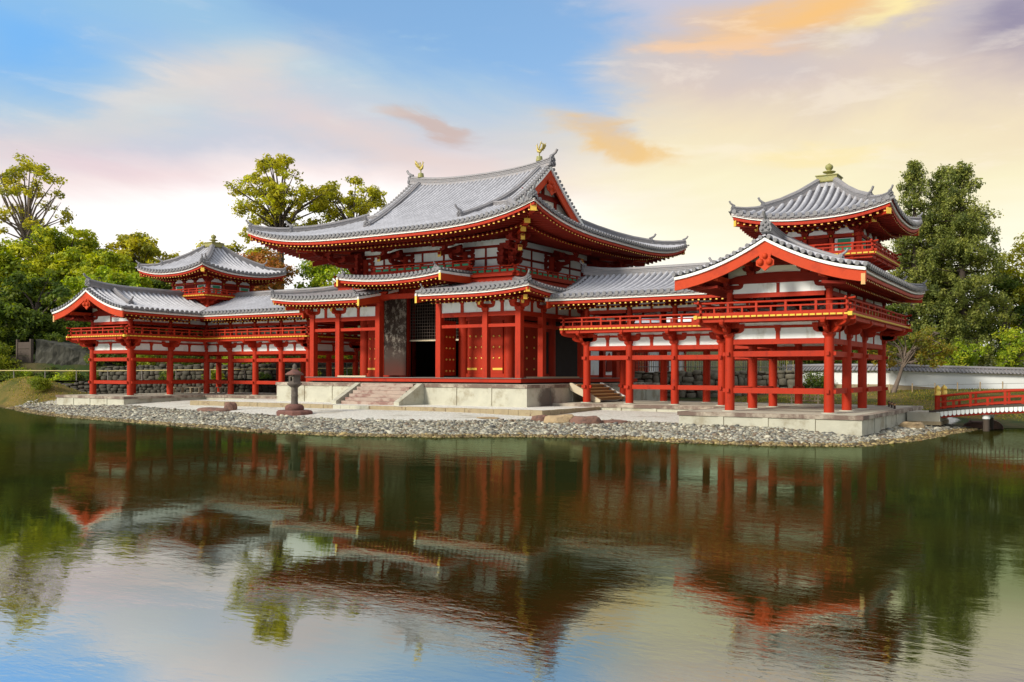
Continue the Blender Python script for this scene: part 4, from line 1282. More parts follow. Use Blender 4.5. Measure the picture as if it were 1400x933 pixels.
def phoenix(x, sx, label):
    z = 14.36
    r = thing('phoenix_statue', label, 'bird statue', (x, 3.9, z), 'phoenix pair on the ridge')
    mb = MB(); mb.cyl(x, 3.9, z - 0.15, z + 0.12, 0.2, 0.16, 10, 'verd'); mb.cyl(x, 3.9, z + 0.10, z + 0.42, 0.03, 0.03, 8, 'verd')
    mb.build('perch', r)
    # body faces along +x*s (inwards); neck rises, crest, comb
    s = -sx
    def shrink(m_): m_.v = [(x + (p[0] - x) * 0.74, 3.9 + (p[1] - 3.9) * 0.74, z + 0.12 + (p[2] - z - 0.12) * 0.80) for p in m_.v]
    mb = MB()
    mb.tube([(x - 0.22 * s, 3.9, z + 0.52), (x - 0.05 * s, 3.9, z + 0.47), (x + 0.12 * s, 3.9, z + 0.52), (x + 0.20 * s, 3.9, z + 0.66), (x + 0.18 * s, 3.9, z + 0.84), (x + 0.25 * s, 3.9, z + 0.93)], [0.05, 0.13, 0.12, 0.07, 0.045, 0.05], 'bronze', 10)
    mb.tube([(x + 0.25 * s, 3.9, z + 0.93), (x + 0.36 * s, 3.9, z + 0.90)], [0.03, 0.008], 'bronze', 8)
    mb.tube([(x + 0.22 * s, 3.9, z + 0.97), (x + 0.14 * s, 3.9, z + 1.06)], [0.03, 0.01], 'bronze', 6)
    for dy in (-0.05, 0.05): mb.tube([(x, 3.9 + dy, z + 0.42), (x, 3.9 + dy, z + 0.12)], 0.014, 'bronze', 6)
    shrink(mb); mb.build('body', r)
    for sg in (-1, 1):
        mb = MB()
        for k in range(5):
            a = 0.25 + 0.2 * k
            mb.tube([(x + 0.06 * s, 3.9 + sg * 0.08, z + 0.55), (x - (0.12 + 0.05 * k) * s, 3.9 + sg * (0.22 + 0.02 * k), z + 0.62 + 0.09 * k), (x - (0.20 + 0.05 * k) * s, 3.9 + sg * (0.30), z + 0.58 + 0.13 * k)], [0.04, 0.05, 0.012], 'bronze', 6)
        shrink(mb); mb.build('wing', r)
    mb = MB()
    for k in range(5):
        dy = (k - 2) * 0.07
        mb.tube([(x - 0.18 * s, 3.9 + dy * 0.3, z + 0.52), (x - 0.36 * s, 3.9 + dy, z + 0.68), (x - 0.44 * s, 3.9 + dy * 1.5, z + 0.88), (x - (0.38 - abs(dy)) * s, 3.9 + dy * 1.8, z + 1.04)], [0.04, 0.045, 0.04, 0.012], 'bronze', 6)
    shrink(mb); mb.build('tail', r)
phoenix(4.28, 1, 'gilt bronze phoenix on the right end of the great roof ridge, above the red gable')
phoenix(-4.36, -1, 'gilt bronze phoenix on the far left end of the great roof ridge')

# ---- tail corridor behind the hall
tl = thing('tail_corridor', 'white-walled red-framed corridor running back from behind the central hall', 'corridor', (0, 20, 0.8))
mb = MB(); mb.box(-2.1, 2.1, 10.2, 29, 1.95, 2.1, 'red'); mb.build('floor', tl)
mb = MB(); mb.box(-2.3, 2.3, 11.3, 29.2, 0.6, 1.5, 'stone'); mb.box(-2.0, 2.0, 11.3, 28.9, 1.5, 1.95, 'dark'); mb.build('base', tl)
ys = [10.2 + 2.35 * i for i in range(9)]
for i, y in enumerate(ys):
    for sx in (-1, 1): post('column', tl, sx * 2.1, y, 1.5, 5.0, 0.13, sq=True)
for i, (a, b) in enumerate(zip(ys, ys[1:])):
    for sx in (-1, 1):
        mb = MB(); mb.box(sx * 2.06 - .03, sx * 2.06 + .03, a, b, 2.0, 5.0, 'white'); mb.build('plaster_panel', tl)
    mb = MB()
    x = 2.12; c = (a + b) / 2
    if i in (3, 4):
        mb.box(x, x + 0.05, a + 0.2, b - 0.2, 2.15, 4.0, 'red'); 
        for k in range(5): mb.box(x + .05, x + .08, a + 0.3, b - 0.3, 2.35 + k * 0.35, 2.40 + k * 0.35, 'red_shaded')
        for k in range(4): mb.box(x + .05, x + .075, a + 0.4 + k * 0.5, a + 0.45 + k * 0.5, 2.2, 3.95, 'red_shaded')
        mb.build('lattice_door', tl)
    elif i in (2, 6):
        o_ = [(-0.42, 2.45), (-0.38, 3.1), (-0.30, 3.4), (-0.12, 3.6), (0, 3.75), (0.12, 3.6), (0.30, 3.4), (0.38, 3.1), (0.42, 2.45)]
        mb.prism([(x, c + u, v) for u, v in o_], (0.05, 0, 0), 'red_shaded'); mb.build('arched_window', tl)
for z, h in ((2.0, 0.2), (4.15, 0.16), (4.95, 0.2)):
    for sx in (-1, 1):
        mb = MB(); mb.beam((sx * 2.12, 10.2, z), (sx * 2.12, 29, z), 0.18, h, 'red'); mb.build('tie_beam', tl)
for sx in (-1, 1):
    zf = lambda a, t: 5.25 + 0.3 * t + 0.05 * t * t
    mb = MB(); slope(mb, (sx * 3.3, 19.5, 0), (0, 1, 0), (-sx, 0, 0), lambda t: -9.6, lambda t: 9.8, 3.3, zf, nt=5, na=6); r = mb.build('roof', tl)
mb = MB(); ridge(mb, [(0, 9.9, 6.75), (0, 29.3, 6.75)], 0.4, 0.4); mb.build('ridge', r)


# ------------------------------------------------------------------ the two wing corridors
IN, OUT = 19.15, 23.0
XC = [9.68, 12.05, 14.43, 16.77]
W = 3.85
F0, F1 = -5.263, -2.63
WS = 0.33
CX, CYY = (IN + OUT) / 2, W / 2


def wing(mx, label, tlabel, plabel):
    MB.MX = mx
    # podium of the wing
    pw = thing('wing_podium', plabel, 'podium', (mx * 21, 0, 0.5))
    pts = [(8.55, -1.25), (17.62, -1.25), (17.62, -6.64), (24.5, -6.64), (24.5, 5.35), (8.55, 5.35)]
    stone_base(pw, pts, 0.15, WZ - 0.02, 0.15, panel=1.9)
    root = thing('wing_corridor', label, 'temple wing', (mx * 21, 0, WZ))
    cols = [(IN, F0), (OUT, F0), (IN, F1), (OUT, F1), (IN, 0), (OUT, 0), (IN, W), (OUT, W)] + [(x, y) for x in XC for y in (0, W)]
    for x, y in cols:
        mb = MB(); mb.cyl(x, y, WZ, 3.66, 0.19, 0.18, 18, 'red'); mb.cyl(x, y, WZ - 0.018, WZ + 0.012, 0.30, 0.29, 16, 'stone')
        # projecting tenon heads of the ties
        for z in (1.65, 3.05):
            for d in ((1, 0), (0, 1)): mb.box(x - 0.06 - d[0] * 0.21, x + 0.06 + d[0] * 0.21, y - 0.06 - d[1] * 0.21, y + 0.06 + d[1] * 0.21, z - 0.07, z + 0.07, 'red')
        mb.build('column', root)
        mb = MB(); mb.cyl(x, y, 4.46, 5.42, 0.135, 0.13, 14, 'red'); mb.build('upper_column', root)
    allx = XC + [IN]
    bays = [((IN, F0), (OUT, F0), 1, 0), ((OUT, F0), (OUT, F1), 1, 1), ((OUT, F1), (OUT, 0), 1, 1), ((OUT, 0), (OUT, W), 1, 1), ((IN, F0), (IN, F1), 1, 1), ((IN, F1), (IN, 0), 1, 1)]
    bays += [((a, 0), (b, 0), 0 if a == XC[0] else 1, 1) for a, b in zip(allx, allx[1:])] + [((a, W), (b, W), 0, 1) for a, b in zip(allx, allx[1:])] + [((IN, W), (OUT, W), 0, 0), ((XC[0], 0), (XC[0], W), 0, 0)]
    for p, q, low, short in bays:
        p = V3(p + (0,)); q = V3(q + (0,)); d = (q - p).normalized(); L = (q - p).length
        def tie(z, h, wd, name='tie_beam', m='red'):
            mb = MB(); mb.beam(p + V3((0, 0, z)), q + V3((0, 0, z)), wd, h, m, -0.17); mb.build(name, root)
        if low: tie(1.55, 0.21, 0.13)
        tie(2.95, 0.21, 0.13); tie(3.42, 0.20, 0.15)
        mb = MB(); mb.beam(p + V3((0, 0, 3.625)), q + V3((0, 0, 3.625)), 0.06, 0.62, 'white', -0.1); mb.build('plaster_panel', root)
        mb = MB(); c = (p + q) / 2
        mb.beam(p + V3((0, 0, 4.03)), q + V3((0, 0, 4.03)), 0.12, 0.10, 'red')
        mb.beam(c - d * 0.075 + V3((0, 0, 3.62)), c + d * 0.075 + V3((0, 0, 3.62)), 0.13, 0.41, 'red')
        block(mb, (c.x, c.y, 3.98), 0.26, 0.16)
        mb.beam(c - d * 0.10 + V3((0, 0, 3.92)), c + d * 0.10 + V3((0, 0, 3.92)), 0.16, 0.08, 'red')
        mb.build('strut', root)
        # upper storey: open below, tie and white panels above
        tie(5.20, 0.17, 0.12)
        mb = MB(); mb.beam(p + V3((0, 0, 5.372)), q + V3((0, 0, 5.372)), 0.06, 0.40, 'white', -0.1); mb.build('plaster_panel', root)
        mb = MB(); mb.beam(c - d * 0.06 + V3((0, 0, 5.37)), c + d * 0.06 + V3((0, 0, 5.37)), 0.12, 0.36, 'red_shaded'); mb.build('strut', root)
        mb = MB(); mb.beam(p + V3((0, 0, 5.74)), q + V3((0, 0, 5.74)), 0.16, 0.16, 'red_shaded', 0.35 if not low else 0.2); mb.build('purlin', root)
    def brk(x, y, ox, oy):
        mb = MB(); c = V3((x, y, 0)); block(mb, (x, y, 3.655), 0.40, 0.20)
        o = V3((ox, oy, 0)); Lg = o.length; o /= Lg
        al = [V3((1, 0, 0)), V3((0, 1, 0))] if Lg > 1.2 else [V3((-o.y, o.x, 0))]
        for v in al:
            arm(mb, c + V3((0, 0, 3.84)), v, 0.60, 0.60, 0.20, 0.15)
            for k in (-0.5, 0.5): p = c + v * k; block(mb, (p.x, p.y, 4.04), 0.22, 0.16)
        dirs = [o] if Lg < 1.2 else [o, V3((ox / abs(ox), 0, 0)), V3((0, oy / abs(oy), 0))]
        for v in dirs:
            s = Lg if v is o else 1.0
            arm(mb, c + V3((0, 0, 3.82)), v, 0.4, 0.56 * s, 0.22, 0.15)
            arm(mb, c + V3((0, 0, 4.04)), v, 0.4, 0.98 * s, 0.22, 0.15)
            for k in (0.46 * s, 0.86 * s): p = c + v * k; block(mb, (p.x, p.y, 4.02 if k < 0.5 * s else 4.20), 0.22, 0.14)
        mb.build('bracket', root)
        mb = MB(); block(mb, (x, y, 5.40), 0.30, 0.15, 'red_shaded')
        for v in (V3((1, 0, 0)), V3((0, 1, 0))):
            arm(mb, c + V3((0, 0, 5.53)), v, 0.55, 0.55, 0.17, 0.13, 'red_shaded')
            for k in (-0.47, 0.47): p = c + v * k; block(mb, (p.x, p.y, 5.69), 0.2, 0.12, 'red_shaded')
        mb.build('upper_bracket', root)
    for x, y in cols:
        ox = 1 if x == OUT else (-1 if (x == IN and y < 0) else 0)
        oy = -1 if (y == F0 or (y == 0 and x < IN)) else (1 if y == W else 0)
        if x == XC[0] and ox == 0: ox = -1
        if (x, y) == (IN, 0): ox, oy = -0.7, -0.7
        brk(x, y, ox * (1 if oy == 0 or (x, y) == (IN, 0) else 0.95), oy * (1 if ox == 0 or (x, y) == (IN, 0) else 0.95))
    # balcony floor over the whole L
    bo = 1.0
    bp = [(8.72, -bo), (IN - bo, -bo), (IN - bo, F0 - bo), (OUT + bo, F0 - bo), (OUT + bo, W + bo), (8.72, W + bo)]
    mb = MB(); slab_outline(mb, bp, 4.38, 4.50, 'red')
    n = len(bp)
    for i in range(n):
        p = V3(bp[i] + (0,)); q = V3(bp[(i + 1) % n] + (0,)); d = (q - p).normalized(); o = V3((d.y, -d.x, 0))
        plank_edge(mb, p + o * 0.012, q + o * 0.012, 4.405)
    ib = [(8.9, -0.86), (IN - 0.86, -0.86), (IN - 0.86, F0 - 0.86), (OUT + 0.86, F0 - 0.86), (OUT + 0.86, W + 0.86), (8.9, W + 0.86)]
    for i in range(n):
        p = V3(ib[i] + (4.24,)); q = V3(ib[(i + 1) % n] + (4.24,)); mb.beam(p, q, 0.13, 0.14, 'red', 0.3 if i else 0.2)
    # joist ends and a deeper beam line over the columns
    for i, (px_, py_) in enumerate(bp[2:5]):
        mb.box(px_ - 0.075, px_ + 0.075, py_ - 0.075, py_ + 0.075, 4.36, 4.505, 'yellow')
    fl = mb.build('balcony', root)
    rp = [(8.86, W + 0.86), (8.86, -0.86), (IN - 0.86, -0.86), (IN - 0.86, F0 - 0.86), (OUT + 0.86, F0 - 0.86), (OUT + 0.86, W + 0.86), (8.86, W + 0.86)]
    for a, b in zip(rp, rp[1:]):
        mb = MB(); railing(mb, [a, b], 4.50, h=0.48); mb.build('railing', fl)

    # ---- roof of the L
    ov = 1.65
    HW = W / 2 + ov                    # 3.575
    EZ_ = 5.99
    pf = lambda t: 0.145 * t + 0.062 * t * t
    ye, xo = W + ov, OUT + ov          # outer corner eaves
    FV = F0 - 1.55                     # verge of the front gable
    BV = 8.35                          # verge beside the hall
    def lf(s, L=0.26, Rr=4.5): return L * max(0.0, 1 - max(s, 0) / Rr) ** 2.4
    zO = lambda a, t: EZ_ + pf(t) + (lf(ye - a) + lf(a - FV, 0.05)) * max(0, 1 - t / HW)      # outer slope, a = Y
    zI = lambda a, t: EZ_ + pf(t) + lf(a - FV, 0.05) * max(0, 1 - t / HW)
    zF = lambda a, t: EZ_ + pf(t)
    zB = lambda a, t: EZ_ + pf(t) + lf(xo - a) * max(0, 1 - t / HW)
    mb = MB(); slope(mb, (xo, 0, 0), (0, 1, 0), (-1, 0, 0), lambda t: FV, lambda t: ye - t, HW, zO, WS, nt=9, na=24, r=0.095); r1 = mb.build('roof', root)
    mb = MB(); eave(mb, (xo, 0, 0), (0, 1, 0), (-1, 0, 0), lambda t: FV + 0.1, lambda t: ye - t, lambda a: zO(a, 0), 0.75, 1.62, rise=0.08, rw=0.085, rh=0.10); mb.build('eave', r1)
    mb = MB(); slope(mb, (IN - ov, 0, 0), (0, 1, 0), (1, 0, 0), lambda t: FV, lambda t: -ov + t, HW, zI, WS, nt=9, na=20, r=0.095); r2 = mb.build('roof', root)
    mb = MB(); eave(mb, (IN - ov, 0, 0), (0, 1, 0), (1, 0, 0), lambda t: FV + 0.1, lambda t: -ov + t, lambda a: zI(a, 0), 0.75, 1.62, rise=0.08, rw=0.085, rh=0.10); mb.build('eave', r2)
    mb = MB(); slope(mb, (0, -ov, 0), (1, 0, 0), (0, 1, 0), lambda t: BV, lambda t: IN - ov + t, HW, zF, WS, nt=9, na=28, r=0.095); r3 = mb.build('roof', root)
    mb = MB(); eave(mb, (0, -ov, 0), (1, 0, 0), (0, 1, 0), lambda t: BV + 0.1, lambda t: IN - ov + t, lambda a: zF(a, 0), 0.75, 1.62, rise=0.08, rw=0.085, rh=0.10); mb.build('eave', r3)
    mb = MB(); slope(mb, (0, ye, 0), (1, 0, 0), (0, -1, 0), lambda t: BV, lambda t: xo - t, HW, zB, WS, nt=9, na=28, r=0.095); r4 = mb.build('roof', root)
    mb = MB(); eave(mb, (0, ye, 0), (1, 0, 0), (0, -1, 0), lambda t: BV + 0.1, lambda t: xo - t, lambda a: zB(a, 0), 0.75, 1.62, rise=0.08, rw=0.085, rh=0.10); mb.build('eave', r4)
    zrg = EZ_ + pf(HW)
    rs = lambda u: 0.22 * max(0, 1 - u / 2.5) ** 2
    mb = MB(); ridge(mb, [(CX, FV + 0.15 + 8.6 * i / 12, zrg - 0.02 + rs(8.6 * i / 12)) for i in range(13)], 0.38, 0.36); mb.build('ridge', r1)
    mb = MB(); oni(mb, (CX, FV + 0.1, zrg + 0.22), (0, -1, 0), 0.50); mb.build('ridge_end_tile', r1)
    mb = MB(); ridge(mb, [(BV + 0.1 + 12.5 * i / 14, CYY, zrg - 0.02 + rs(12.5 * i / 14)) for i in range(15)], 0.38, 0.36); mb.build('ridge', r3)
    mb = MB(); oni(mb, (BV + 0.05, CYY, zrg + 0.28), (-1, 0, 0), 0.45); mb.build('ridge_end_tile', r3)
    # descending ridges beside the front gable
    for sg, rr2 in ((1, r1), (-1, r2)):
        path = [(CX + sg * (HW - t), FV + 1.55, EZ_ + pf(t) + 0.02) for t in (3.3, 2.6, 2.0, 1.5, 1.15)]
        path = [(x, y - 0.30 * (3.3 - t) / 2, z) for (x, y, z), t in zip(path, (3.3, 2.6, 2.0, 1.5, 1.15))]
        mb = MB(); ridge(mb, path, 0.28, 0.30); mb.build('descending_ridge', rr2)
        mb = MB(); oni(mb, path[-1], (sg, 0, 0), 0.42); mb.build('ridge_end_tile', rr2)
        vp = [V3((CX + sg * (HW - t), FV, EZ_ + pf(t) + lf(0, 0.05) * max(0, 1 - t / HW))) for t in [HW * i / 16 for i in range(17)]]
        mb = MB(); d = V3((0, -1, 0))
        mb.sweep([p + V3((0, 0.05, 0)) for p in vp], [(-0.05, -0.58), (-0.05, -0.19), (0.05, -0.19), (0.05, -0.58)], 'orange', side=(0, 1, 0))
        mb.sweep([p + V3((0, 0.0, 0)) for p in vp], [(-0.07, -0.19), (-0.07, -0.08), (0.07, -0.08), (0.07, -0.19)], 'wtrim', side=(0, 1, 0))
        mb.build('barge_board', rr2)
        mb = MB(); verge_tiles(mb, [p + V3((0, -0.06, 0.02)) for p in vp], (0, -1, 0), 0.08, 0.5); mb.build('verge_tiles', rr2)
        vb = [V3((BV, CYY + sg * (HW - t), EZ_ + pf(t))) for t in [HW * i / 12 for i in range(13)]]
        mb = MB(); mb.sweep([p + V3((0.05, 0, 0)) for p in vb], [(-0.05, -0.55), (-0.05, -0.22), (0.05, -0.22), (0.05, -0.55)], 'orange', side=(1, 0, 0))
        mb.sweep(vb, [(-0.07, -0.22), (-0.07, -0.07), (0.07, -0.07), (0.07, -0.22)], 'wtrim', side=(1, 0, 0)); mb.build('barge_board', r3 if sg < 0 else r4)
        mb = MB(); verge_tiles(mb, [p + V3((-0.06, 0, 0.02)) for p in vb], (-1, 0, 0), 0.08, 0.4); mb.build('verge_tiles', r3 if sg < 0 else r4)
    # gilt plates at the front eave corners, corner hip of the outer angle
    mb = MB()
    for x, o_ in ((xo, r1),): mb.box(x - 0.16, x - 0.02, FV - 0.02, FV + 0.06, EZ_ - 0.62, EZ_ - 0.24, 'wood')
    mb.build('eave_end_plate', r1)
    hp_ = lambda t: V3((xo - t, ye - t, EZ_ + pf(t) + lf(t) * max(0, 1 - t / HW) + 0.02))
    mb = MB(); ridge(mb, [hp_(t) for t in (0.9, 1.5, 2.2, 3.0)], 0.28, 0.32); mb.build('hip_ridge', r1)
    mb = MB(); ridge(mb, [hp_(t) for t in (0.15, 0.5, 0.95)], 0.25, 0.22); mb.build('hip_ridge', r1)
    mb = MB(); oni(mb, hp_(0.9), (1, 1, 0), 0.40); mb.build('ridge_end_tile', r1)
    mb = MB(); oni(mb, hp_(0.12), (1, 1, 0), 0.32); mb.build('ridge_end_tile', r1)
    mb = MB(); a = hp_(0.2); b = hp_(1.6); mb.beam((b.x, b.y, a.z - 0.66), (a.x, a.y, a.z - 0.66), 0.18, 0.24, 'red'); mb.build('hip_rafter', r1)
    # valley gutter of dark tile
    mb = MB(); mb.tube([(IN - ov + t, -ov + t, EZ_ + pf(t) + 0.03) for t in (0.0, 1, 2, 3, 3.5)], 0.07, 'tilee', 6); mb.build('valley', r3)
    # front gable: ties, rainbow beams, white panels, pendant
    gy = F0
    ga = [(CX - 2.0, 5.80), (CX + 2.0, 5.80), (CX + 2.0, 6.35), (CX + 1.0, 6.75), (CX, 7.12), (CX - 1.0, 6.75), (CX - 2.0, 6.35)]
    mb = MB(); mb.prism([(x, gy, z) for x, z in ga], (0, 0.06, 0), 'cream'); gw = mb.build('gable_wall', root)
    def bow(xl, xr, z, h, c, th):
        nn = 12; top = []; bot = []
        for i in range(nn + 1):
            u = -1 + 2 * i / nn; x = (xl + xr) / 2 + (xr - xl) / 2 * u
            top.append((x, gy - th, z + h + c * (1 - u * u) - (0.06 if abs(u) > 0.95 else 0))); bot.append((x, gy - th, z + c * 0.5 * (1 - u * u)))
        return bot + top[::-1]
    mb = MB(); mb.prism(bow(IN, OUT, 5.78, 0.22, 0.14, 0.10), (0, 0.16, 0), 'red_shaded'); mb.prism(bow(CX - 1.15, CX + 1.15, 6.34, 0.18, 0.10, 0.09), (0, 0.14, 0), 'red_shaded')
    for x in (CX - 1.05, CX + 1.05):
        block(mb, (x, gy - 0.02, 6.05), 0.32, 0.16, 'red_shaded'); arm(mb, (x, gy - 0.02, 6.18), (0, -1, 0), 0.2, 0.55, 0.18, 0.16, 'red_shaded'); arm(mb, (x, gy - 0.02, 6.2), (1, 0, 0), 0.35, 0.35, 0.16, 0.14, 'red_shaded')
    block(mb, (CX, gy - 0.02, 6.52), 0.3, 0.16, 'red_shaded'); arm(mb, (CX, gy - 0.02, 6.66), (1, 0, 0), 0.42, 0.42, 0.18, 0.14, 'red_shaded')
    mb.build('rainbow_beams', gw)
    mb = MB()      # projecting purlins under the gable overhang
    for x, z in ((IN - 0.05, 5.78), (CX - 1.05, 6.36), (CX + 1.05, 6.36), (OUT + 0.05, 5.78)):
        mb.beam((x, gy + 0.5, z), (x, FV + 0.15, z), 0.17, 0.18, 'orange'); 
    mb.beam((CX, gy + 0.5, 6.84), (CX, FV + 0.15, 6.84), 0.17, 0.2, 'red_shaded')
    mb.build('gable_purlins', gw)
    pts_ = [(0, 0.0), (0.24, -0.06), (0.20, -0.22), (0.34, -0.32), (0.33, -0.50), (0.17, -0.56), (0.0, -0.70), (-0.17, -0.56), (-0.33, -0.50), (-0.34, -0.32), (-0.20, -0.22), (-0.24, -0.06)]
    mb = MB(); mb.prism([(CX + a, FV - 0.02, 6.72 + b) for a, b in pts_], (0, 0.06, 0), 'orange')
    for a, b, r in ((0.17, -0.38, 0.13), (-0.17, -0.38, 0.13), (0, -0.16, 0.11)): mb.sphere(CX + a, FV - 0.03, 6.72 + b, r, 'orange', n=8, k=5)
    mb.build('gable_pendant', gw)

    # ---- corner turret
    hb, hbal, hr = 1.72, 2.55, 3.40
    mb = MB(); mb.box(CX - hb, CX + hb, CYY - hb, CYY + hb, 6.4, 8.75, 'red_shaded'); tb = mb.build('turret_wall', root)
    for sx in (-1, 1):
        for sy in (-1, 1):
            mb = MB(); mb.cyl(CX + sx * hb, CYY + sy * hb, 6.6, 8.3, 0.13, 0.13, 12, 'red'); mb.build('turret_post', tb)
    for dx, dy in ((1, 0), (-1, 0), (0, 1), (0, -1)):
        o = V3((dx, dy, 0)); v = V3((-dy, dx, 0)); c = V3((CX, CYY, 0)) + o * hb
        for k in (-1, 1):
            q = c + v * (0.57 * k)
            mb = MB(); mb.beam(q - v * 0.08 + V3((0, 0, 7.3)), q + v * 0.08 + V3((0, 0, 7.3)), 0.2, 0.95, 'red'); mb.build('turret_post', tb)
            q = c + v * (1.12 * k) + o * 0.03
            mb = MB(); mb.beam(q - v * 0.40 + V3((0, 0, 7.55)), q + v * 0.40 + V3((0, 0, 7.55)), 0.05, 0.52, 'white'); mb.beam(q - v * 0.27 + o * 0.02 + V3((0, 0, 7.58)), q + v * 0.27 + o * 0.02 + V3((0, 0, 7.58)), 0.06, 0.46, 'green'); mb.build('shutter', tb)
        mb = MB(); mb.beam(c - v * 0.42 + o * 0.03 + V3((0, 0, 7.5)), c + v * 0.42 + o * 0.03 + V3((0, 0, 7.5)), 0.06, 0.6, 'red_shaded'); mb.build('shutter', tb)
        mb = MB(); mb.beam(c - v * hb + V3((0, 0, 8.12)), c + v * hb + V3((0, 0, 8.12)), 0.2, 0.14, 'red', 0.2); mb.beam(c - v * hb + V3((0, 0, 7.44)), c + v * hb + V3((0, 0, 7.44)), 0.16, 0.1, 'red', 0.1)
        for k in (-1.5, -0.57, 0.57, 1.5): q = c + v * k + o * 0.11; mb.sphere(q.x, q.y, 8.19, 0.04, 'gold', n=7, k=4)
        mb.build('tie_beam', tb)
        for k in (-1.12, 0, 1.12):
            q = c + v * k + o * 0.04
            pn = [(-0.40, 0), (0.40, 0), (0.38, 0.10), (0.22, 0.14), (0.14, 0.26), (0.06, 0.30), (0.04, 0.36), (-0.04, 0.36), (-0.06, 0.30), (-0.14, 0.26), (-0.22, 0.14), (-0.38, 0.10)]
            mb = MB(); mb.prism([q + v * a + V3((0, 0, 8.27 + b)) for a, b in pn], o * 0.05, 'white'); mb.build('plaster_panel', tb)
        for k in (-1.68, -0.57, 0.57, 1.68):
            q = c + v * k; mb = MB(); block(mb, (q.x, q.y, 8.26), 0.3, 0.16, 'red_shaded')
            corner = abs(k) > 1.5
            oo = (o + v * (1 if k > 0 else -1)) if corner else o; sc_ = oo.length; oo = oo.normalized()
            for s in range(2):
                arm(mb, q + V3((0, 0, 8.40 + 0.2 * s)), oo, 0.3, (0.45 + 0.4 * s) * sc_, 0.16, 0.13, 'red_shaded'); arm(mb, q + V3((0, 0, 8.40 + 0.2 * s)), v, 0.42, 0.42, 0.16, 0.13, 'red_shaded')
                e = q + oo * ((0.36 + 0.4 * s) * sc_); block(mb, (e.x, e.y, 8.55 + 0.2 * s), 0.2, 0.12, 'red_shaded')
            mb.build('turret_bracket', tb)
        # balcony brackets
        for k in (-1.6, -0.55, 0.55, 1.6):
            mb = MB(); q = c + v * k; arm(mb, q + V3((0, 0, 6.98)), o, 0.1, 0.75, 0.20, 0.15); arm(mb, q + V3((0, 0, 6.80)), o, 0.1, 0.42, 0.20, 0.15); mb.build('balcony_bracket', tb)
    mb = MB(); mb.box(CX - hbal, CX + hbal, CYY - hbal, CYY + hbal, 7.22, 7.36, 'red'); mb.box(CX - hbal + .12, CX + hbal - .12, CYY - hbal + .12, CYY + hbal - .12, 7.1, 7.22, 'red')
    mb.box(CX - hb - 0.02, CX + hb + 0.02, CYY - hb - 0.02, CYY + hb + 0.02, 6.7, 7.1, 'red')
    bq = [(CX - hbal, CYY - hbal), (CX + hbal, CYY - hbal), (CX + hbal, CYY + hbal), (CX - hbal, CYY + hbal)]
    for i in range(4):
        p = V3(bq[i] + (0,)); q = V3(bq[(i + 1) % 4] + (0,)); d = (q - p).normalized(); o = V3((d.y, -d.x, 0)); plank_edge(mb, p + o * 0.012, q + o * 0.012, 7.265)
    tf = mb.build('turret_balcony', tb)
    e_ = hbal - 0.12; bq = [(CX - e_, CYY - e_), (CX + e_, CYY - e_), (CX + e_, CYY + e_), (CX - e_, CYY + e_)]
    for i in range(4): mb = MB(); railing(mb, [bq[i], bq[(i + 1) % 4]], 7.36, h=0.40, ext=0.18, postgap=0.85); mb.build('railing', tf)
    # turret roof
    tz = 8.90
    tpf = lambda t: 0.27 * t + 0.108 * t * t
    tlz = lambda a, t: tz + tpf(t) + 0.44 * max(0, 1 - max(hr - abs(a), 0) / 3.4) ** 2.4 * max(0, 1 - t / 3.2)
    tr = None
    for dx, dy in ((1, 0), (-1, 0), (0, 1), (0, -1)):
        o = (CX + dx * hr, CYY + dy * hr, 0); axv = (-dy, dx, 0); tn = (-dx, -dy, 0)
        mb = MB(); slope(mb, o, axv, tn, lambda t: -(hr - t), lambda t: hr - t, hr - 0.35, tlz, 0.32, nt=8, na=18, r=0.092); x = mb.build('turret_roof', root); tr = x
        mb = MB(); eave(mb, o, axv, tn, lambda t: -(hr - t), lambda t: hr - t, lambda a: tlz(a, 0), 0.80, 1.65, rise=0.12, rw=0.085, rh=0.10); mb.build('eave', x)
    for sx in (-1, 1):
        for sy in (-1, 1):
            h_ = lambda t: V3((CX + sx * (hr - t), CYY + sy * (hr - t), tlz(hr - t, t) + 0.02)); d = (sx, sy, 0)
            mb = MB(); ridge(mb, [h_(t) for t in (1.15, 1.7, 2.3, 3.0)], 0.28, 0.32); mb.build('hip_ridge', tr)
            mb = MB(); ridge(mb, [h_(t) for t in (0.15, 0.5, 0.85, 1.2)], 0.25, 0.22); mb.build('hip_ridge', tr)
            mb = MB(); oni(mb, h_(1.12), d, 0.42); mb.build('ridge_end_tile', tr)
            mb = MB(); oni(mb, h_(0.12), d, 0.34); mb.build('ridge_end_tile', tr)
            mb = MB(); a = h_(0.18); dn = V3(d).normalized()
            for t0, t1, dz in ((0.18, 1.6, -0.64), (0.9, 2.0, -0.80)):
                p = V3((CX + sx * (hr - t0), CYY + sy * (hr - t0), a.z + dz)); q = V3((CX + sx * (hr - t1), CYY + sy * (hr - t1), a.z + dz)); mb.beam(q, p, 0.18, 0.22, 'red'); mb.beam(p, p + dn * 0.03, 0.21, 0.25, 'gold')
            mb.build('hip_rafter', tr)
    mb = MB(); zt = tz + tpf(hr - 0.35)
    mb.lathe(CX, CYY, [(0.75, zt - 0.12), (0.72, zt + 0.02), (0.58, zt + 0.05), (0.58, zt + 0.11)], 'ridge', 4, True)
    mb.lathe(CX, CYY, [(0.66, zt + 0.10), (0.70, zt + 0.13), (0.64, zt + 0.15), (0.64, zt + 0.36), (0.71, zt + 0.38), (0.71, zt + 0.42), (0.2, zt + 0.44)], 'verd', 4, True)
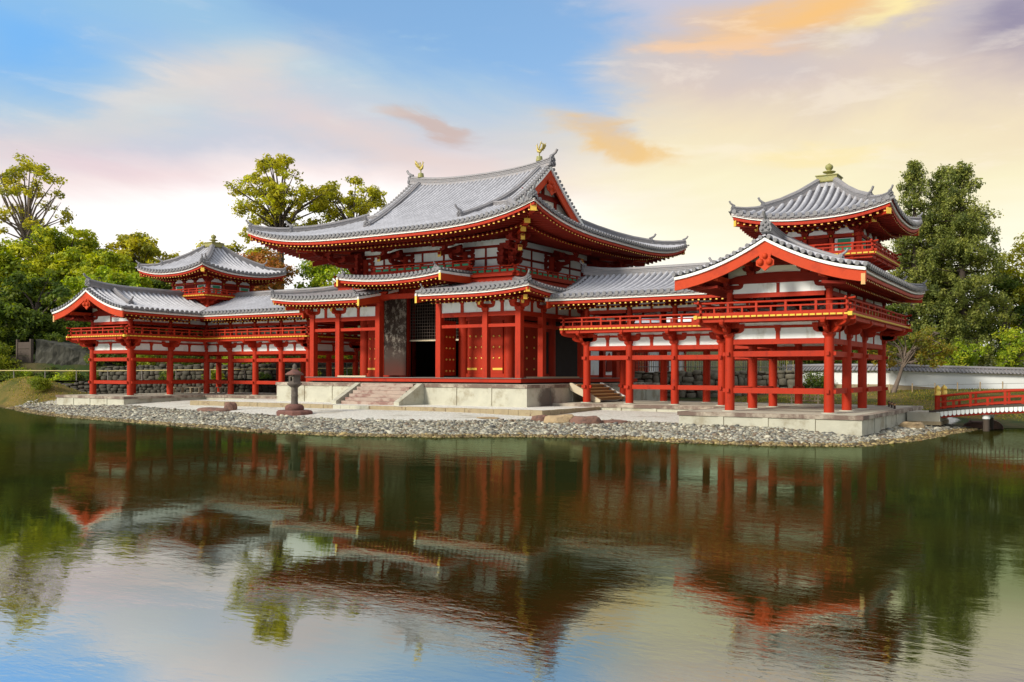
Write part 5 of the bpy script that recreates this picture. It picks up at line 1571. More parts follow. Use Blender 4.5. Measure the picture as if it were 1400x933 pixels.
    mb.lathe(CX, CYY, [(0.19, zt + 0.42), (0.14, zt + 0.47), (0.11, zt + 0.52), (0.15, zt + 0.56), (0.27, zt + 0.60), (0.29, zt + 0.63), (0.16, zt + 0.64), (0.09, zt + 0.69), (0.11, zt + 0.72), (0.165, zt + 0.78), (0.18, zt + 0.85), (0.15, zt + 0.92), (0.07, zt + 0.97), (0.02, zt + 1.01)], 'verd', 16)
    mb.build('finial', tr)
    MB.MX = 1
    return root


wing(1, 'nearer vermilion wing corridor and corner turret beside the arched red bridge', '', 'pale stone podium under the nearer wing, beside the bridge')
wing(-1, 'farther vermilion wing corridor and corner turret in front of the wooded slope', '', 'pale stone podium under the farther wing, by the grass mound')

# wooden steps from the hall's side down into the near corridor
ws = thing('wooden_steps', 'new pale timber steps with white-edged side boards inside the near corridor', 'steps', (9.5, 1.9, WZ))
mb = MB()
for k in range(5):
    z1 = PZ - 0.02 - 0.155 * k; x0 = 8.5 + 0.30 * k
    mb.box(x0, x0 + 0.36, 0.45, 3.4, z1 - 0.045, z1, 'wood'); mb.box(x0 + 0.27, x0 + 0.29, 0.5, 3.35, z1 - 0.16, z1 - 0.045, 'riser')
mb.build('treads', ws)
for y, mm in ((0.32, 'palewood'), (3.42, 'white')):
    mb = MB(); mb.prism([(8.5, y, PZ + 0.06), (8.62, y, PZ + 0.06), (10.25, y, WZ + 0.12), (10.25, y, WZ), (9.9, y, WZ), (8.5, y, PZ - 0.3)], (0, 0.10, 0), mm); mb.build('side_board', ws)


# ------------------------------------------------------------------ trees and shrubs
PAL = {
    'maple':  [(0.448, 0.471, 0.031), (0.314, 0.383, 0.031), (0.580, 0.574, 0.043), (0.179, 0.236, 0.023)],
    'olive':  [(0.508, 0.442, 0.034), (0.359, 0.353, 0.034), (0.580, 0.545, 0.043), (0.209, 0.221, 0.029)],
    'camphor': [(0.508, 0.457, 0.031), (0.359, 0.353, 0.031), (0.580, 0.574, 0.043), (0.209, 0.206, 0.025)],
    'dark':   [(0.118, 0.167, 0.024), (0.075, 0.122, 0.022), (0.185, 0.231, 0.025), (0.054, 0.087, 0.018)],
    'cedar':  [(0.250, 0.280, 0.062), (0.175, 0.210, 0.050), (0.330, 0.345, 0.075), (0.100, 0.130, 0.036)],
    'russet': [(0.438, 0.179, 0.047), (0.320, 0.158, 0.039), (0.285, 0.215, 0.036), (0.503, 0.231, 0.055)],
    'gold':   [(0.345, 0.253, 0.034), (0.241, 0.247, 0.034), (0.184, 0.213, 0.032), (0.218, 0.230, 0.034)],
    'fresh':  [(0.370, 0.461, 0.029), (0.253, 0.361, 0.025), (0.503, 0.530, 0.039), (0.151, 0.231, 0.022)],
    'blue':   [(0.304, 0.404, 0.190), (0.218, 0.304, 0.145), (0.404, 0.492, 0.236), (0.135, 0.204, 0.091)],
    'box':    [(0.285, 0.331, 0.029), (0.202, 0.254, 0.025), (0.370, 0.389, 0.036), (0.135, 0.172, 0.022)],
}


def leaves(name, parent, clumps, pal, size, seed, per, flat=0.75):
    """clumps: (x, y, z, r) in world space; per = leaves per square metre of clump shell"""
    rng = np.random.default_rng(seed); pal = np.array(PAL[pal]); Ps = []; Cs = []; Ns = []
    for (x, y, z, r) in clumps:
        n = max(6, int(per * r * r * rng.uniform(0.7, 1.3)))
        v = rng.normal(0, 1, (n, 3)); v /= np.linalg.norm(v, axis=1)[:, None]
        rad = r * rng.uniform(0.35, 1.08, n) ** 0.6 * np.where(rng.random(n) < 0.18, rng.uniform(1.0, 1.75, n), 1.0)
        p = v * rad[:, None]; p[:, 2] *= flat
        Ps.append(p + np.array([x, y, z])); Ns.append(v)
        base = pal[rng.choice(len(pal), p=[0.4, 0.25, 0.22, 0.13])]
        c = base[None] * rng.uniform(0.65, 1.30, (n, 1)); j = rng.random(n) < 0.22
        c[j] = pal[rng.integers(0, len(pal), j.sum())]
        Cs.append(c)
    Pt = np.concatenate(Ps); C = np.concatenate(Cs); n = len(Pt)
    # leaves face outwards and up towards the light, with scatter
    N_ = np.concatenate(Ns) * 0.75 + rng.normal(0, 0.55, (n, 3)) + np.array([0, 0, 0.55]); N_ /= np.linalg.norm(N_, axis=1)[:, None]
    a = np.cross(N_, rng.normal(0, 1, (n, 3))); a /= np.linalg.norm(a, axis=1)[:, None]
    b = np.cross(N_, a)
    s = size * rng.uniform(0.6, 1.35, (n, 1)); a = a * s; b = b * s * rng.uniform(0.45, 0.8, (n, 1))
    V = np.stack([Pt - a, Pt - b * 0.9, Pt + a, Pt + b], 1).reshape(-1, 3) - np.array(root_loc(parent))
    me = bpy.data.meshes.new(name)
    me.vertices.add(4 * n); me.loops.add(4 * n); me.polygons.add(n)
    me.vertices.foreach_set('co', V.ravel().astype(np.float32))
    me.loops.foreach_set('vertex_index', np.arange(4 * n, dtype=np.int32))
    me.polygons.foreach_set('loop_start', np.arange(0, 4 * n, 4, dtype=np.int32))
    me.polygons.foreach_set('loop_total', np.full(n, 4, np.int32))
    me.update(calc_edges=True)
    ca = me.color_attributes.new('Col', 'FLOAT_COLOR', 'POINT')
    ca.data.foreach_set('color', np.column_stack([np.repeat(C, 4, 0), np.ones(4 * n)]).ravel().astype(np.float32))
    me.materials.append(M['leaf'])
    o = bpy.data.objects.new(name, me); col.objects.link(o); o.parent = parent
    return o


def broad_tree(name, label, cat, x, y, top, rx, ch, pal, seed, lobes=16, lr=1.15, per=150, size=0.20, bark='bark', tr=0.28, bare=0, group=None, ry=None, lean=0.0, fill=0.55, z0=None):
    """tapered trunk, limbs to each lobe of an uneven crown; ch = crown height below the top"""
    rn = random.Random(seed); z0 = hz(x, y) if z0 is None else z0
    root = thing(name, label, cat, (x, y, z0), group)
    ry = ry or rx; H = top - z0; cz = top - ch / 2
    mb = MB(); fork = max(z0 + H * 0.22, top - ch * 0.95)
    bx = x + lean
    mb.tube([(x, y, z0 - 0.2), (x + 0.1 + lean * 0.3, y, z0 + (fork - z0) * 0.5), (x + lean * 0.7, y + 0.1, fork), (bx, y, fork + (top - fork) * 0.45)], [tr * 1.35, tr, tr * 0.8, tr * 0.42], bark, 9)
    cl = []
    for k in range(lobes):
        for _ in range(30):
            u = V3((rn.uniform(-1, 1), rn.uniform(-1, 1), rn.uniform(-1, 1)))
            if fill < u.length < 1.0: break
        r = lr * rn.uniform(0.65, 1.25)
        cx_, cy_, cz_ = bx + u.x * max(0.2, rx - r * 0.6), y + u.y * max(0.2, ry - r * 0.6), cz + u.z * max(0.2, ch / 2 - r * 0.55)
        m = V3((bx + (cx_ - bx) * 0.35 + rn.uniform(-.3, .3), y + (cy_ - y) * 0.35, (fork + cz_) / 2 + 0.15 * (cz_ - fork)))
        st = V3((x + lean * 0.8, y + 0.05, min(fork + rn.uniform(0, 0.3) * (top - fork), cz_ - 0.2) if cz_ > fork else fork - 0.2))
        mb.tube([st, m, (cx_, cy_, cz_)], [tr * 0.42, tr * 0.26, 0.03], bark, 6)
        for q in range(rn.randint(4, 6)):
            v = V3((rn.gauss(0, 1), rn.gauss(0, 1), rn.gauss(0, 0.7))).normalized() * r * rn.uniform(0.45, 1.0)
            cl.append((cx_ + v.x, cy_ + v.y, cz_ + v.z * 0.8, r * rn.uniform(0.36, 0.62)))
            mb.tube([(cx_, cy_, cz_), (cx_ + v.x, cy_ + v.y, cz_ + v.z * 0.8)], [0.035, 0.012], bark, 4)
    for k in range(bare):
        a = rn.uniform(0, 6.28); e = V3((bx + math.cos(a) * rx * rn.uniform(0.5, 1.05), y + math.sin(a) * ry * 0.8, top - rn.uniform(-0.3, ch * 0.5)))
        st = V3((bx, y, fork + (e.z - fork) * 0.1)); md = st.lerp(e, 0.55) + V3((rn.uniform(-.5, .5), 0, -0.4))
        mb.tube([st, md, e], [tr * 0.35, tr * 0.2, 0.02], 'barkp', 6)
        for q in range(4):
            b = md.lerp(e, rn.uniform(0.2, 0.9)); mb.tube([b, b + V3((rn.uniform(-.9, .9), rn.uniform(-.9, .9), rn.uniform(0.2, 1.1)))], [0.035, 0.01], 'barkp', 4)
    mb.build('trunk', root)
    leaves('crown', root, cl, pal, size, seed, per)
    return root


def cedar(label, x, y, top, rb, pal, seed, dens=1.0, z0=None):
    rn = random.Random(seed); z0 = hz(x, y) if z0 is None else z0; H = top - z0
    root = thing('cedar_tree', label, 'tree', (x, y, z0))
    mb = MB(); mb.tube([(x, y, z0 - 0.2), (x + 0.05, y, z0 + H * 0.5), (x, y, top - 0.3)], [0.36, 0.24, 0.03], 'bark', 9)
    cl = []; z = z0 + H * 0.12
    while z < top - 0.15:
        f = (z - z0) / H
        rad = rb * min(1.0, (1.07 - f) * 2.0) * (0.85 + 0.15 * min(1, f / 0.25)) * rn.uniform(0.85, 1.1)
        for k in range(rn.randint(6, 8)):
            if rn.random() > 0.93 * dens: continue
            a = rn.uniform(0, 6.28); L = rad * rn.uniform(0.55, 1.12)
            e = V3((x + math.cos(a) * L, y + math.sin(a) * L, z + 0.08 * L + rn.uniform(-0.2, 0.2)))
            mb.tube([(x, y, z), (x + math.cos(a) * L * 0.5, y + math.sin(a) * L * 0.5, z - 0.05), e], [0.06, 0.04, 0.012], 'bark', 4)
            n = max(2, int(L / 0.34))
            for q in range(n):
                s = (q + 1.0) / n; p = V3((x, y, z)).lerp(e, s)
                if s < 0.35 and rn.random() < 0.6: continue
                cl.append((p.x + rn.uniform(-.2, .2), p.y + rn.uniform(-.2, .2), p.z + rn.uniform(-.32, .14), rn.uniform(0.20, 0.36)))
        z += rn.uniform(0.30, 0.46)
    cl.append((x, y, top - 0.2, 0.3))
    mb.build('trunk', root)
    leaves('crown', root, cl, pal, 0.085, seed, 620 * dens, flat=1.15)
    return root


def shrub(name, label, x, y, r, h, pal, seed, per=230, size=0.11, group=None, cat='shrub', tight=False, z0=None):
    rn = random.Random(seed); z0 = hz(x, y) if z0 is None else z0
    root = thing(name, label, cat, (x, y, z0), group)
    mb = MB(); cl = []
    for k in range(5):
        a = rn.uniform(0, 6.28); mb.tube([(x, y, z0 - 0.1), (x + math.cos(a) * r * 0.3, y + math.sin(a) * r * 0.3, z0 + h * 0.4), (x + math.cos(a) * r * 0.6, y + math.sin(a) * r * 0.6, z0 + h * 0.7)], [0.05, 0.03, 0.01], 'bark', 5)
    mb.build('stems', root)
    n = 26 if tight else 18
    for k in range(n):
        a = rn.uniform(0, 6.28); el = math.asin(rn.uniform(0, 1)); s = 0.72 if tight else rn.uniform(0.35, 0.85)
        cl.append((x + math.cos(a) * math.cos(el) * r * s, y + math.sin(a) * math.cos(el) * r * s, z0 + 0.1 * h + math.sin(el) * h * s, min(r, h) * (0.34 if tight else rn.uniform(0.24, 0.42))))
    leaves('leaves', root, cl, pal, size, seed, per)
    return root


# the wood on the slope behind the farther wing
broad_tree('tall_tree', 'tall thin tree with bare grey limbs standing highest above the left wood', 'tree', -68.5, 14.5, 25.8, 4.6, 11.0, 'olive', 11, lobes=30, lr=1.05, per=170, size=0.15, bark='barkp', tr=0.34, bare=9, fill=0.35)
T = 'tree in the wood behind the farther wing'
broad_tree('maple_tree', 'bright yellow-green maple at the left edge, below the tall thin tree', 'tree', -60.5, 7.6, 15.2, 5.0, 9.0, 'maple', 12, lobes=38, lr=1.5, per=330, size=0.155)
broad_tree('maple_tree', 'broad yellow-green maple right of the tall thin tree, its top rounded', 'tree', -57.8, 12.6, 17.2, 4.8, 10.0, 'maple', 13, lobes=38, lr=1.5, per=330, size=0.155)
broad_tree('maple_tree', 'loose-topped yellowish maple just left of the farther turret roof', 'tree', -54.5, 18.4, 16.9, 4.3, 8.5, 'olive', 14, lobes=36, lr=1.3, per=300, size=0.155)
broad_tree('maple_tree', 'feathery maple between the broad maple and the yellowish one', 'tree', -50.5, 13.0, 13.8, 4.2, 8.5, 'maple', 15, lobes=36, lr=1.4, per=330, size=0.155)
broad_tree('evergreen_tree', 'dark spreading evergreen low on the slope, left of the farther gable', 'tree', -46.8, 4.0, 11.0, 4.6, 7.5, 'dark', 16, lobes=38, lr=1.4, per=330, size=0.155)
broad_tree('evergreen_tree', 'mid-green tree rising straight behind the farther gable', 'tree', -46.0, 9.8, 12.0, 4.4, 8.5, 'fresh', 17, lobes=38, lr=1.4, per=330, size=0.155)
broad_tree('evergreen_tree', 'green tree showing under the farther turret eaves', 'tree', -45.0, 16.5, 12.8, 4.6, 9.0, 'dark', 18, lobes=36, lr=1.5, per=330, size=0.155)
broad_tree('evergreen_tree', 'dark tree at the far left edge above the handrail', 'tree', -52.5, 0.5, 11.2, 4.6, 9.0, 'dark', 19, lobes=36, lr=1.5, per=330, size=0.155)
broad_tree('evergreen_tree', 'deep green tree filling the gap behind the two left maples', 'tree', -66.0, 20.0, 15.0, 6.0, 11.0, 'dark', 20, lobes=40, lr=1.8, per=330, size=0.155)
broad_tree('blue_spruce', 'small blue-green conifer at the left edge of the picture', 'tree', -43.0, -3.6, 5.9, 1.7, 3.6, 'blue', 21, lobes=14, lr=0.7, per=220, size=0.13, tr=0.12)
broad_tree('maple_tree', 'small orange-tinted maple low at the left edge', 'tree', -41.5, -4.6, 4.6, 1.5, 2.0, 'gold', 22, lobes=12, lr=0.6, per=220, size=0.12, tr=0.10)
# camphors and maples behind the central hall
broad_tree('camphor_tree', 'big open-crowned camphor with dark forking limbs left of the great roof', 'tree', -34.6, 19.2, 23.3, 5.3, 9.6, 'camphor', 31, lobes=54, lr=0.95, per=270, size=0.13, tr=0.38, fill=0.3)
broad_tree('camphor_tree', 'shorter round-headed camphor touching the left slope of the great roof', 'tree', -31.6, 25.4, 22.3, 4.2, 8.5, 'camphor', 32, lobes=44, lr=0.95, per=270, size=0.13, tr=0.32, fill=0.3)
broad_tree('red_maple', 'russet maple between the farther turret and the great roof', 'tree', -28.2, 11.5, 12.6, 3.2, 5.5, 'russet', 33, lobes=30, lr=1.0, per=300, size=0.115, tr=0.2)
broad_tree('evergreen_tree', 'green tree in the gap under the left end of the great eave', 'tree', -25.2, 16.8, 13.2, 3.4, 7.5, 'fresh', 34, lobes=32, lr=1.1, per=300, size=0.115)
broad_tree('evergreen_tree', 'dark leafy tree at the foot of the big camphor', 'tree', -38.2, 17.0, 15.6, 4.2, 8.0, 'camphor', 35, lobes=34, lr=1.0, per=250, size=0.13)
# right-hand trees
cedar('slender dark cedar with gaps in its crown, beside the near turret roof', 20.3, 27.6, 17.3, 2.3, 'cedar', 41, 0.85)
cedar('tall dense twin-pointed cedar right of the near turret', 23.4, 27.6, 16.9, 3.3, 'cedar', 42, 1.0)
cedar('dense cedar rising close behind the tall twin-pointed one', 21.8, 29.5, 17.2, 2.9, 'cedar', 43, 0.95)
broad_tree('evergreen_tree', 'round yellow-green tree cut by the right edge of the picture', 'tree', 27.2, 35.6, 13.3, 3.0, 9.0, 'camphor', 44, lobes=32, lr=1.2, per=300, size=0.115)
broad_tree('evergreen_tree', 'dark tree filling the gap between the tall cedar and the right edge', 'tree', 25.6, 32.5, 10.2, 2.8, 7.5, 'dark', 45, lobes=30, lr=1.0, per=300, size=0.115)
broad_tree('maple_tree', 'low spreading maple with orange tips beside the near wing', 'tree', 20.6, 18.6, 5.5, 2.8, 2.9, 'gold', 46, lobes=28, lr=0.62, per=520, size=0.07, tr=0.13, bark='barkp', ry=2.0, lean=0.8)
broad_tree('maple_tree', 'fresh green maple leaning over the white wall at the right edge', 'tree', 26.6, 26.3, 5.6, 2.2, 3.2, 'fresh', 47, lobes=26, lr=0.7, per=520, size=0.07, tr=0.12)
broad_tree('maple_tree', 'bright green maple over the white wall, left of the edge one', 'tree', 23.6, 24.6, 4.9, 1.7, 2.5, 'fresh', 48, lobes=22, lr=0.6, per=520, size=0.07, tr=0.10)
broad_tree('evergreen_tree', 'dark tree behind the open storey of the near corridor', 'tree', 12.0, 33.5, 8.6, 4.5, 6.5, 'dark', 49, lobes=34, lr=1.3, per=300, size=0.115)
broad_tree('evergreen_tree', 'dark tree seen between the posts of the near pavilion', 'tree', 17.4, 27.0, 7.4, 2.9, 5.2, 'dark', 50, lobes=32, lr=1.1, per=300, size=0.115)
# low shrubs
SHB = [(-39.5, -2.0, 1.8, 1.6, 'dark'), (-36.8, -0.6, 1.7, 1.5, 'fresh'), (-42.5, -1.2, 1.8, 2.2, 'box'), (-36.0, 4.0, 2.2, 2.0, 'dark'), (-33.5, 5.4, 2.0, 1.8, 'box'), (-30.6, 7.2, 2.2, 2.2, 'dark'), (-27.4, 9.0, 2.2, 2.0, 'fresh'), (-24.0, 10.6, 2.2, 2.3, 'dark'), (-20.8, 12.2, 2.2, 2.0, 'olive'), (-17.6, 13.8, 2.2, 2.2, 'dark'), (-14.5, 15.5, 2.2, 2.4, 'fresh'), (-40.0, 6.0, 2.4, 2.6, 'dark'), (-29.5, 11.5, 2.6, 3.0, 'dark'), (-22.5, 15.5, 2.6, 3.2, 'dark'), (-47.0, 0.5, 2.4, 2.6, 'dark')]
for i, (x, y, r, h, pl) in enumerate(SHB):
    shrub('shrub', 'leafy shrub among the stone walls on the slope behind the farther wing', x, y, r, h, pl, 60 + i, 620, 0.085, 'shrubs above the stone walls')
for i, (x, y, z0, r, h, pl) in enumerate([(-38.9, 0.6, 1.6, 1.0, 1.3, 'dark'), (-36.9, 1.5, 1.5, 0.9, 1.1, 'box'), (-35.2, 2.2, 1.5, 0.8, 1.0, 'dark'), (-37.6, 3.4, 4.2, 1.5, 1.0, 'box'), (-35.4, 4.4, 3.2, 1.3, 1.2, 'dark'), (-40.6, 2.4, 4.6, 1.3, 0.9, 'dark'), (-40.5, -0.6, 1.5, 1.2, 1.2, 'fresh'),
        (-28.6, 3.6, 1.5, 0.8, 0.9, 'dark'), (-25.6, 5.4, 1.55, 0.9, 1.1, 'box'), (-22.8, 7.3, 1.6, 0.8, 0.9, 'dark'), (-19.4, 8.9, 1.7, 0.9, 1.2, 'olive'), (-16.2, 10.2, 1.7, 0.9, 1.1, 'dark'), (-12.8, 12.2, 1.75, 1.0, 1.3, 'box')]):
    shrub('shrub', 'leafy shrub among the stone walls on the slope behind the farther wing', x, y, r, h, pl, 120 + i, 800, 0.075, 'shrubs above the stone walls', z0=z0)
shrub('clipped_bush', 'small rounded clipped bush at the foot of the grass mound', -29.0, -5.4, 0.85, 0.85, 'box', 90, 2600, 0.040, tight=True)
for i, (x, y, r, h, pl) in enumerate([(15.6, 20.0, 1.1, 1.5, 'dark'), (13.6, 18.4, 0.9, 2.6, 'dark'), (18.0, 22.6, 1.3, 1.2, 'box'), (16.8, 21.8, 1.2, 1.8, 'dark')]):
    shrub('shrub', ['dark bush beside the bamboo fence behind the near pavilion', 'tall dark bush at the end of the bamboo fence', 'low bright bush on the lawn behind the near pavilion', 'rounded dark bush between the lawn and the white wall'][i], x, y, r, h, pl, 95 + i, 750, 0.070)


# ------------------------------------------------------------------ walls, fences, path on the left
def stone_wall(label, pts, zb, zt, seed, m='abut', size=0.30, thick=0.6):
    rn = random.Random(seed); c = pts[len(pts) // 2]
    root = thing('stone_wall', label, 'wall', (c[0], c[1], zb[0]))
    core = MB(); face = MB()
    for i in range(len(pts) - 1):
        p = V3(pts[i] + (0,)); q = V3(pts[i + 1] + (0,)); d = (q - p).normalized(); o = V3((d.y, -d.x, 0)); L = (q - p).length
        b0, b1, t0, t1 = zb[i], zb[i + 1], zt[i], zt[i + 1]
        a = [p + V3((0, 0, b0 - 0.4)), q + V3((0, 0, b1 - 0.4)), q + V3((0, 0, t1 - 0.06)), p + V3((0, 0, t0 - 0.06))]
        core.prism(a, -o * thick, 'bark')
        u = 0.0
        row = 0; z = 0.0
        hmax = max(t0 - b0, t1 - b1)
        while z < hmax:
            h = size * rn.uniform(0.7, 1.0); u = -rn.uniform(0, 0.4)
            while u < L:
                wd = size * rn.uniform(0.8, 1.9); f = min(1, max(0, (u + wd / 2) / L)); base = b0 + (b1 - b0) * f; top = t0 + (t1 - t0) * f
                if base + z < top - 0.05:
                    hh = min(h, top - base - z)
                    hh *= rn.uniform(0.75, 1.35); cc = p + d * (u + wd / 2) + o * rn.uniform(-0.04, 0.06) + V3((0, 0, base + z + hh / 2 + rn.uniform(-.06, .06)))
                    s0 = len(face.v); face.sphere(0, 0, 0, 1.0, m, 1.0, 8, 6)
                    for k in range(s0, len(face.v)):
                        a_ = face.v[k]; j = 1 + rn.uniform(-0.12, 0.12)
                        v = V3([math.copysign(abs(t) ** 0.42, t) * j for t in a_])
                        w_ = cc + d * (v.x * wd * 0.50) + o * (v.y * 0.16) + V3((0, 0, v.z * hh * 0.52))
                        face.v[k] = tuple(w_)
                u += wd
            z += h
    core.build('core', root); face.build('facing_stones', root)
    return root
stone_wall('low mossy stone wall along the water path behind the farther wing', [(-48, -6.0), (-37.5, -3.4), (-31.5, 0.0), (-18.2, 7.4), (-8.8, 12.2)], [0.1, 0.2, 0.4, 0.7, 0.8], [1.45, 1.5, 1.5, 1.75, 1.8], 3)
stone_wall('higher stone wall stepping up behind the path and farther wing', [(-34.2, 2.2), (-19.5, 9.8), (-9.0, 15.2)], [1.4, 1.6, 1.7], [2.7, 3.1, 3.2], 4, size=0.36)
mb = MB(); mb.add([(-48, -5.9, 1.64), (-37.5, -3.3, 1.66), (-31.5, 0.1, 1.66), (-18.2, 7.5, 1.88), (-8.8, 12.3, 1.92), (-9.0, 15.1, 1.78), (-19.5, 9.7, 1.72), (-34.2, 2.1, 1.5), (-39, -0.6, 1.5), (-48, -3.0, 1.5)], [[0, 1, 8, 9], [1, 2, 7, 8], [2, 3, 6, 7], [3, 4, 5, 6]], 'floor')
g = mb.build('path'); g['kind'] = 'structure'


def rail_fence(name, label, cat, pts, z, h, post_r, gap, rails, mpost, mrail, rr=0.03):
    root = thing(name, label, cat, (pts[0][0], pts[0][1], z[0]))
    for i in range(len(pts) - 1):
        p = V3(pts[i] + (z[i],)); q = V3(pts[i + 1] + (z[i + 1],)); L = (q - p).length; n = max(1, round(L / gap))
        for k in range(n + (1 if i == len(pts) - 2 else 0)):
            c = p.lerp(q, k / n); mb = MB(); mb.cyl(c.x, c.y, c.z - 0.2, c.z + h, post_r, post_r * 0.95, 8, mpost); mb.build('post', root)
        for r in rails:
            mb = MB(); mb.tube([p + V3((0, 0, r)), q + V3((0, 0, r))], rr, mrail, 7); mb.build('rail', root)
    return root
rail_fence('handrail', 'bamboo handrail along the path above the low stone wall', 'handrail', [(-48, -5.2), (-37.2, -2.7), (-31.2, 0.7), (-18.0, 8.0), (-9.2, 12.6)], [1.45, 1.48, 1.48, 1.72, 1.78], 0.92, 0.04, 2.6, (0.88,), 'greyw', 'bamboo', 0.035)
# mossy boulder wall beside a dark timber gate on the left slope
ab = thing('boulder_wall', 'big grey streaked boulder wall beside the dark timber gate on the left slope', 'rock wall', (-39.5, 2.0, 1.8))
mb = MB(); rn = random.Random(9)
out_ = [(-41.0, 0.6, 1.8), (-38.6, 1.2, 1.6), (-36.4, 2.6, 1.5), (-34.6, 3.6, 1.5)]; tops = [4.85, 4.35, 3.35, 2.4]
nx = 22; nz = 8; vs = []
for i in range(nx + 1):
    f = i / nx * 3; k = min(2, int(f)); g_ = f - k; p = V3(out_[k]).lerp(V3(out_[k + 1]), g_); tz_ = tops[k] + (tops[k + 1] - tops[k]) * g_
    for j in range(nz + 1):
        h_ = j / nz; vs.append((p.x + rn.uniform(-.07, .07), p.y + 0.35 * h_ + rn.uniform(-.10, .10), p.z - 0.3 + (tz_ - p.z + 0.3) * h_))
m_ = len(vs); vs += [(x + 0.1, y + 1.8, z) for x, y, z in vs]
fs = []
for i in range(nx):
    for j in range(nz): b = i * (nz + 1) + j; fs.append([b, b + nz + 1, b + nz + 2, b + 1])
    b = i * (nz + 1) + nz; fs.append([b, b + nz + 1, b + nz + 1 + m_, b + m_])
for i in (0, nx):
    for j in range(nz): b = i * (nz + 1) + j; fs.append([b, b + 1, b + 1 + m_, b + m_])
mb.add(vs, fs, 'streak'); mb.build('boulders', ab)
tg = thing('timber_gate', 'dark grey plank gate set in the slope left of the boulder wall', 'gate', (-42.2, 0.6, 1.8))
mb = MB()
for k in range(5): mb.box(-43.0, -41.2, 0.55, 0.63, 1.9 + k * 0.55, 2.42 + k * 0.55, 'bark')
mb.build('planks', tg)
for x in (-43.1, -41.15): mb = MB(); mb.box(x - 0.1, x + 0.1, 0.5, 0.7, 1.6, 4.85, 'bark'); mb.build('gate_post', tg)

# ------------------------------------------------------------------ right side: stone wall with bamboo fence, white boundary wall
stone_wall('grey block wall below the bamboo fence behind the near corridor', [(5.5, 13.6), (9.8, 15.0), (14.6, 18.2)], [0.6, 0.8, 0.9], [2.45, 2.5, 2.5], 6, m='block', size=0.42)
bf = thing('bamboo_fence', 'upright yellow bamboo fence on the grey wall behind the near corridor', 'fence', (10, 15.4, 2.5))
mb = MB(); rn = random.Random(12)
pts = [(5.6, 13.75), (9.75, 15.15), (14.6, 18.35)]
for a, b in zip(pts, pts[1:]):
    p = V3(a + (2.45,)); q = V3(b + (2.45,)); L = (q - p).length; n = int(L / 0.14)
    for k in range(n):
        c = p.lerp(q, k / n); mb.cyl(c.x, c.y, c.z, c.z + 1.15 + rn.uniform(-.08, .08), 0.022, 0.02, 5, 'bamboo' if rn.random() < 0.5 else 'greyw')
    for h in (0.3, 0.95): mb.tube([p + V3((0, -0.03, h)), q + V3((0, -0.03, h))], 0.03, 'greyw', 6)
x = mb.build('bamboo_canes', bf)

bw = thing('white_wall', 'long white plaster boundary wall with a dark tiled coping behind the red bridge', 'wall', (23.5, 22.3, 1.4))
wp = [(12.5, 22.0), (16.0, 20.8), (20.04, 20.5), (23.46, 22.3), (27.5, 24.6), (34, 28.4)]
zb_ = [1.5, 1.6, 1.62, 1.36, 1.19, 1.0]; zt_ = [2.5, 2.55, 2.53, 2.43, 2.33, 2.2]
mb = MB()
for i in range(len(wp) - 1):
    p = V3(wp[i] + (0,)); q = V3(wp[i + 1] + (0,)); d = (q - p).normalized(); o = V3((d.y, -d.x, 0))
    mb.prism([p + V3((0, 0, zb_[i])), q + V3((0, 0, zb_[i + 1])), q + V3((0, 0, zt_[i + 1])), p + V3((0, 0, zt_[i]))], -o * 0.3, 'white')
mb.build('plaster', bw)
mb = MB()
for i in range(len(wp) - 1):
    p = V3(wp[i] + (zb_[i] - 0.9,)); q = V3(wp[i + 1] + (zb_[i + 1] - 0.9,)); d = (q - p).normalized(); o = V3((d.y, -d.x, 0))
    mb.prism([p + o * 0.06, q + o * 0.06, q + o * 0.06 + V3((0, 0, 0.96)), p + o * 0.06 + V3((0, 0, 0.96))], -o * 0.42, 'kerb')
mb.build('stone_footing', bw)
mb = MB()
for i in range(len(wp) - 1):
    p = V3(wp[i] + (zt_[i],)); q = V3(wp[i + 1] + (zt_[i + 1],)); d = (q - p).normalized(); o = V3((d.y, -d.x, 0)); d.z = 0; L = (q - p).length
    c0, c1 = p - o * 0.15, q - o * 0.15
    for sg in (1, -1):
        mb.add([c0 + o * 0.42 * sg + V3((0, 0, 0.02)), c1 + o * 0.42 * sg + V3((0, 0, 0.02)), c1 + V3((0, 0, 0.30)), c0 + V3((0, 0, 0.30))], [[0, 1, 2, 3]], 'ridge')
    n = int(L / 0.24)
    for k in range(n):
        a = c0.lerp(c1, (k + 0.5) / n)
        for sg in (1, -1): mb.tube([a + o * 0.44 * sg + V3((0, 0, 0.05)), a + V3((0, 0, 0.32))], 0.05, 'tilee', 6)
    mb.tube([c0 + V3((0, 0, 0.36)), c1 + V3((0, 0, 0.36))], 0.10, 'ridge', 8)
mb.build('tile_coping', bw)
rail_fence('rope_fence', 'row of short brown posts with a rope along the foot of the white wall', 'fence', [(18.0, 18.0), (20.5, 18.3), (25.3, 21.1), (27.7, 22.5), (32, 25)], [hz(18, 18), hz(20.5, 18.3), hz(25.3, 21.1), hz(27.7, 22.5), hz(32, 25)], 0.55, 0.035, 1.5, (0.42,), 'rocky', 'greyw', 0.012)


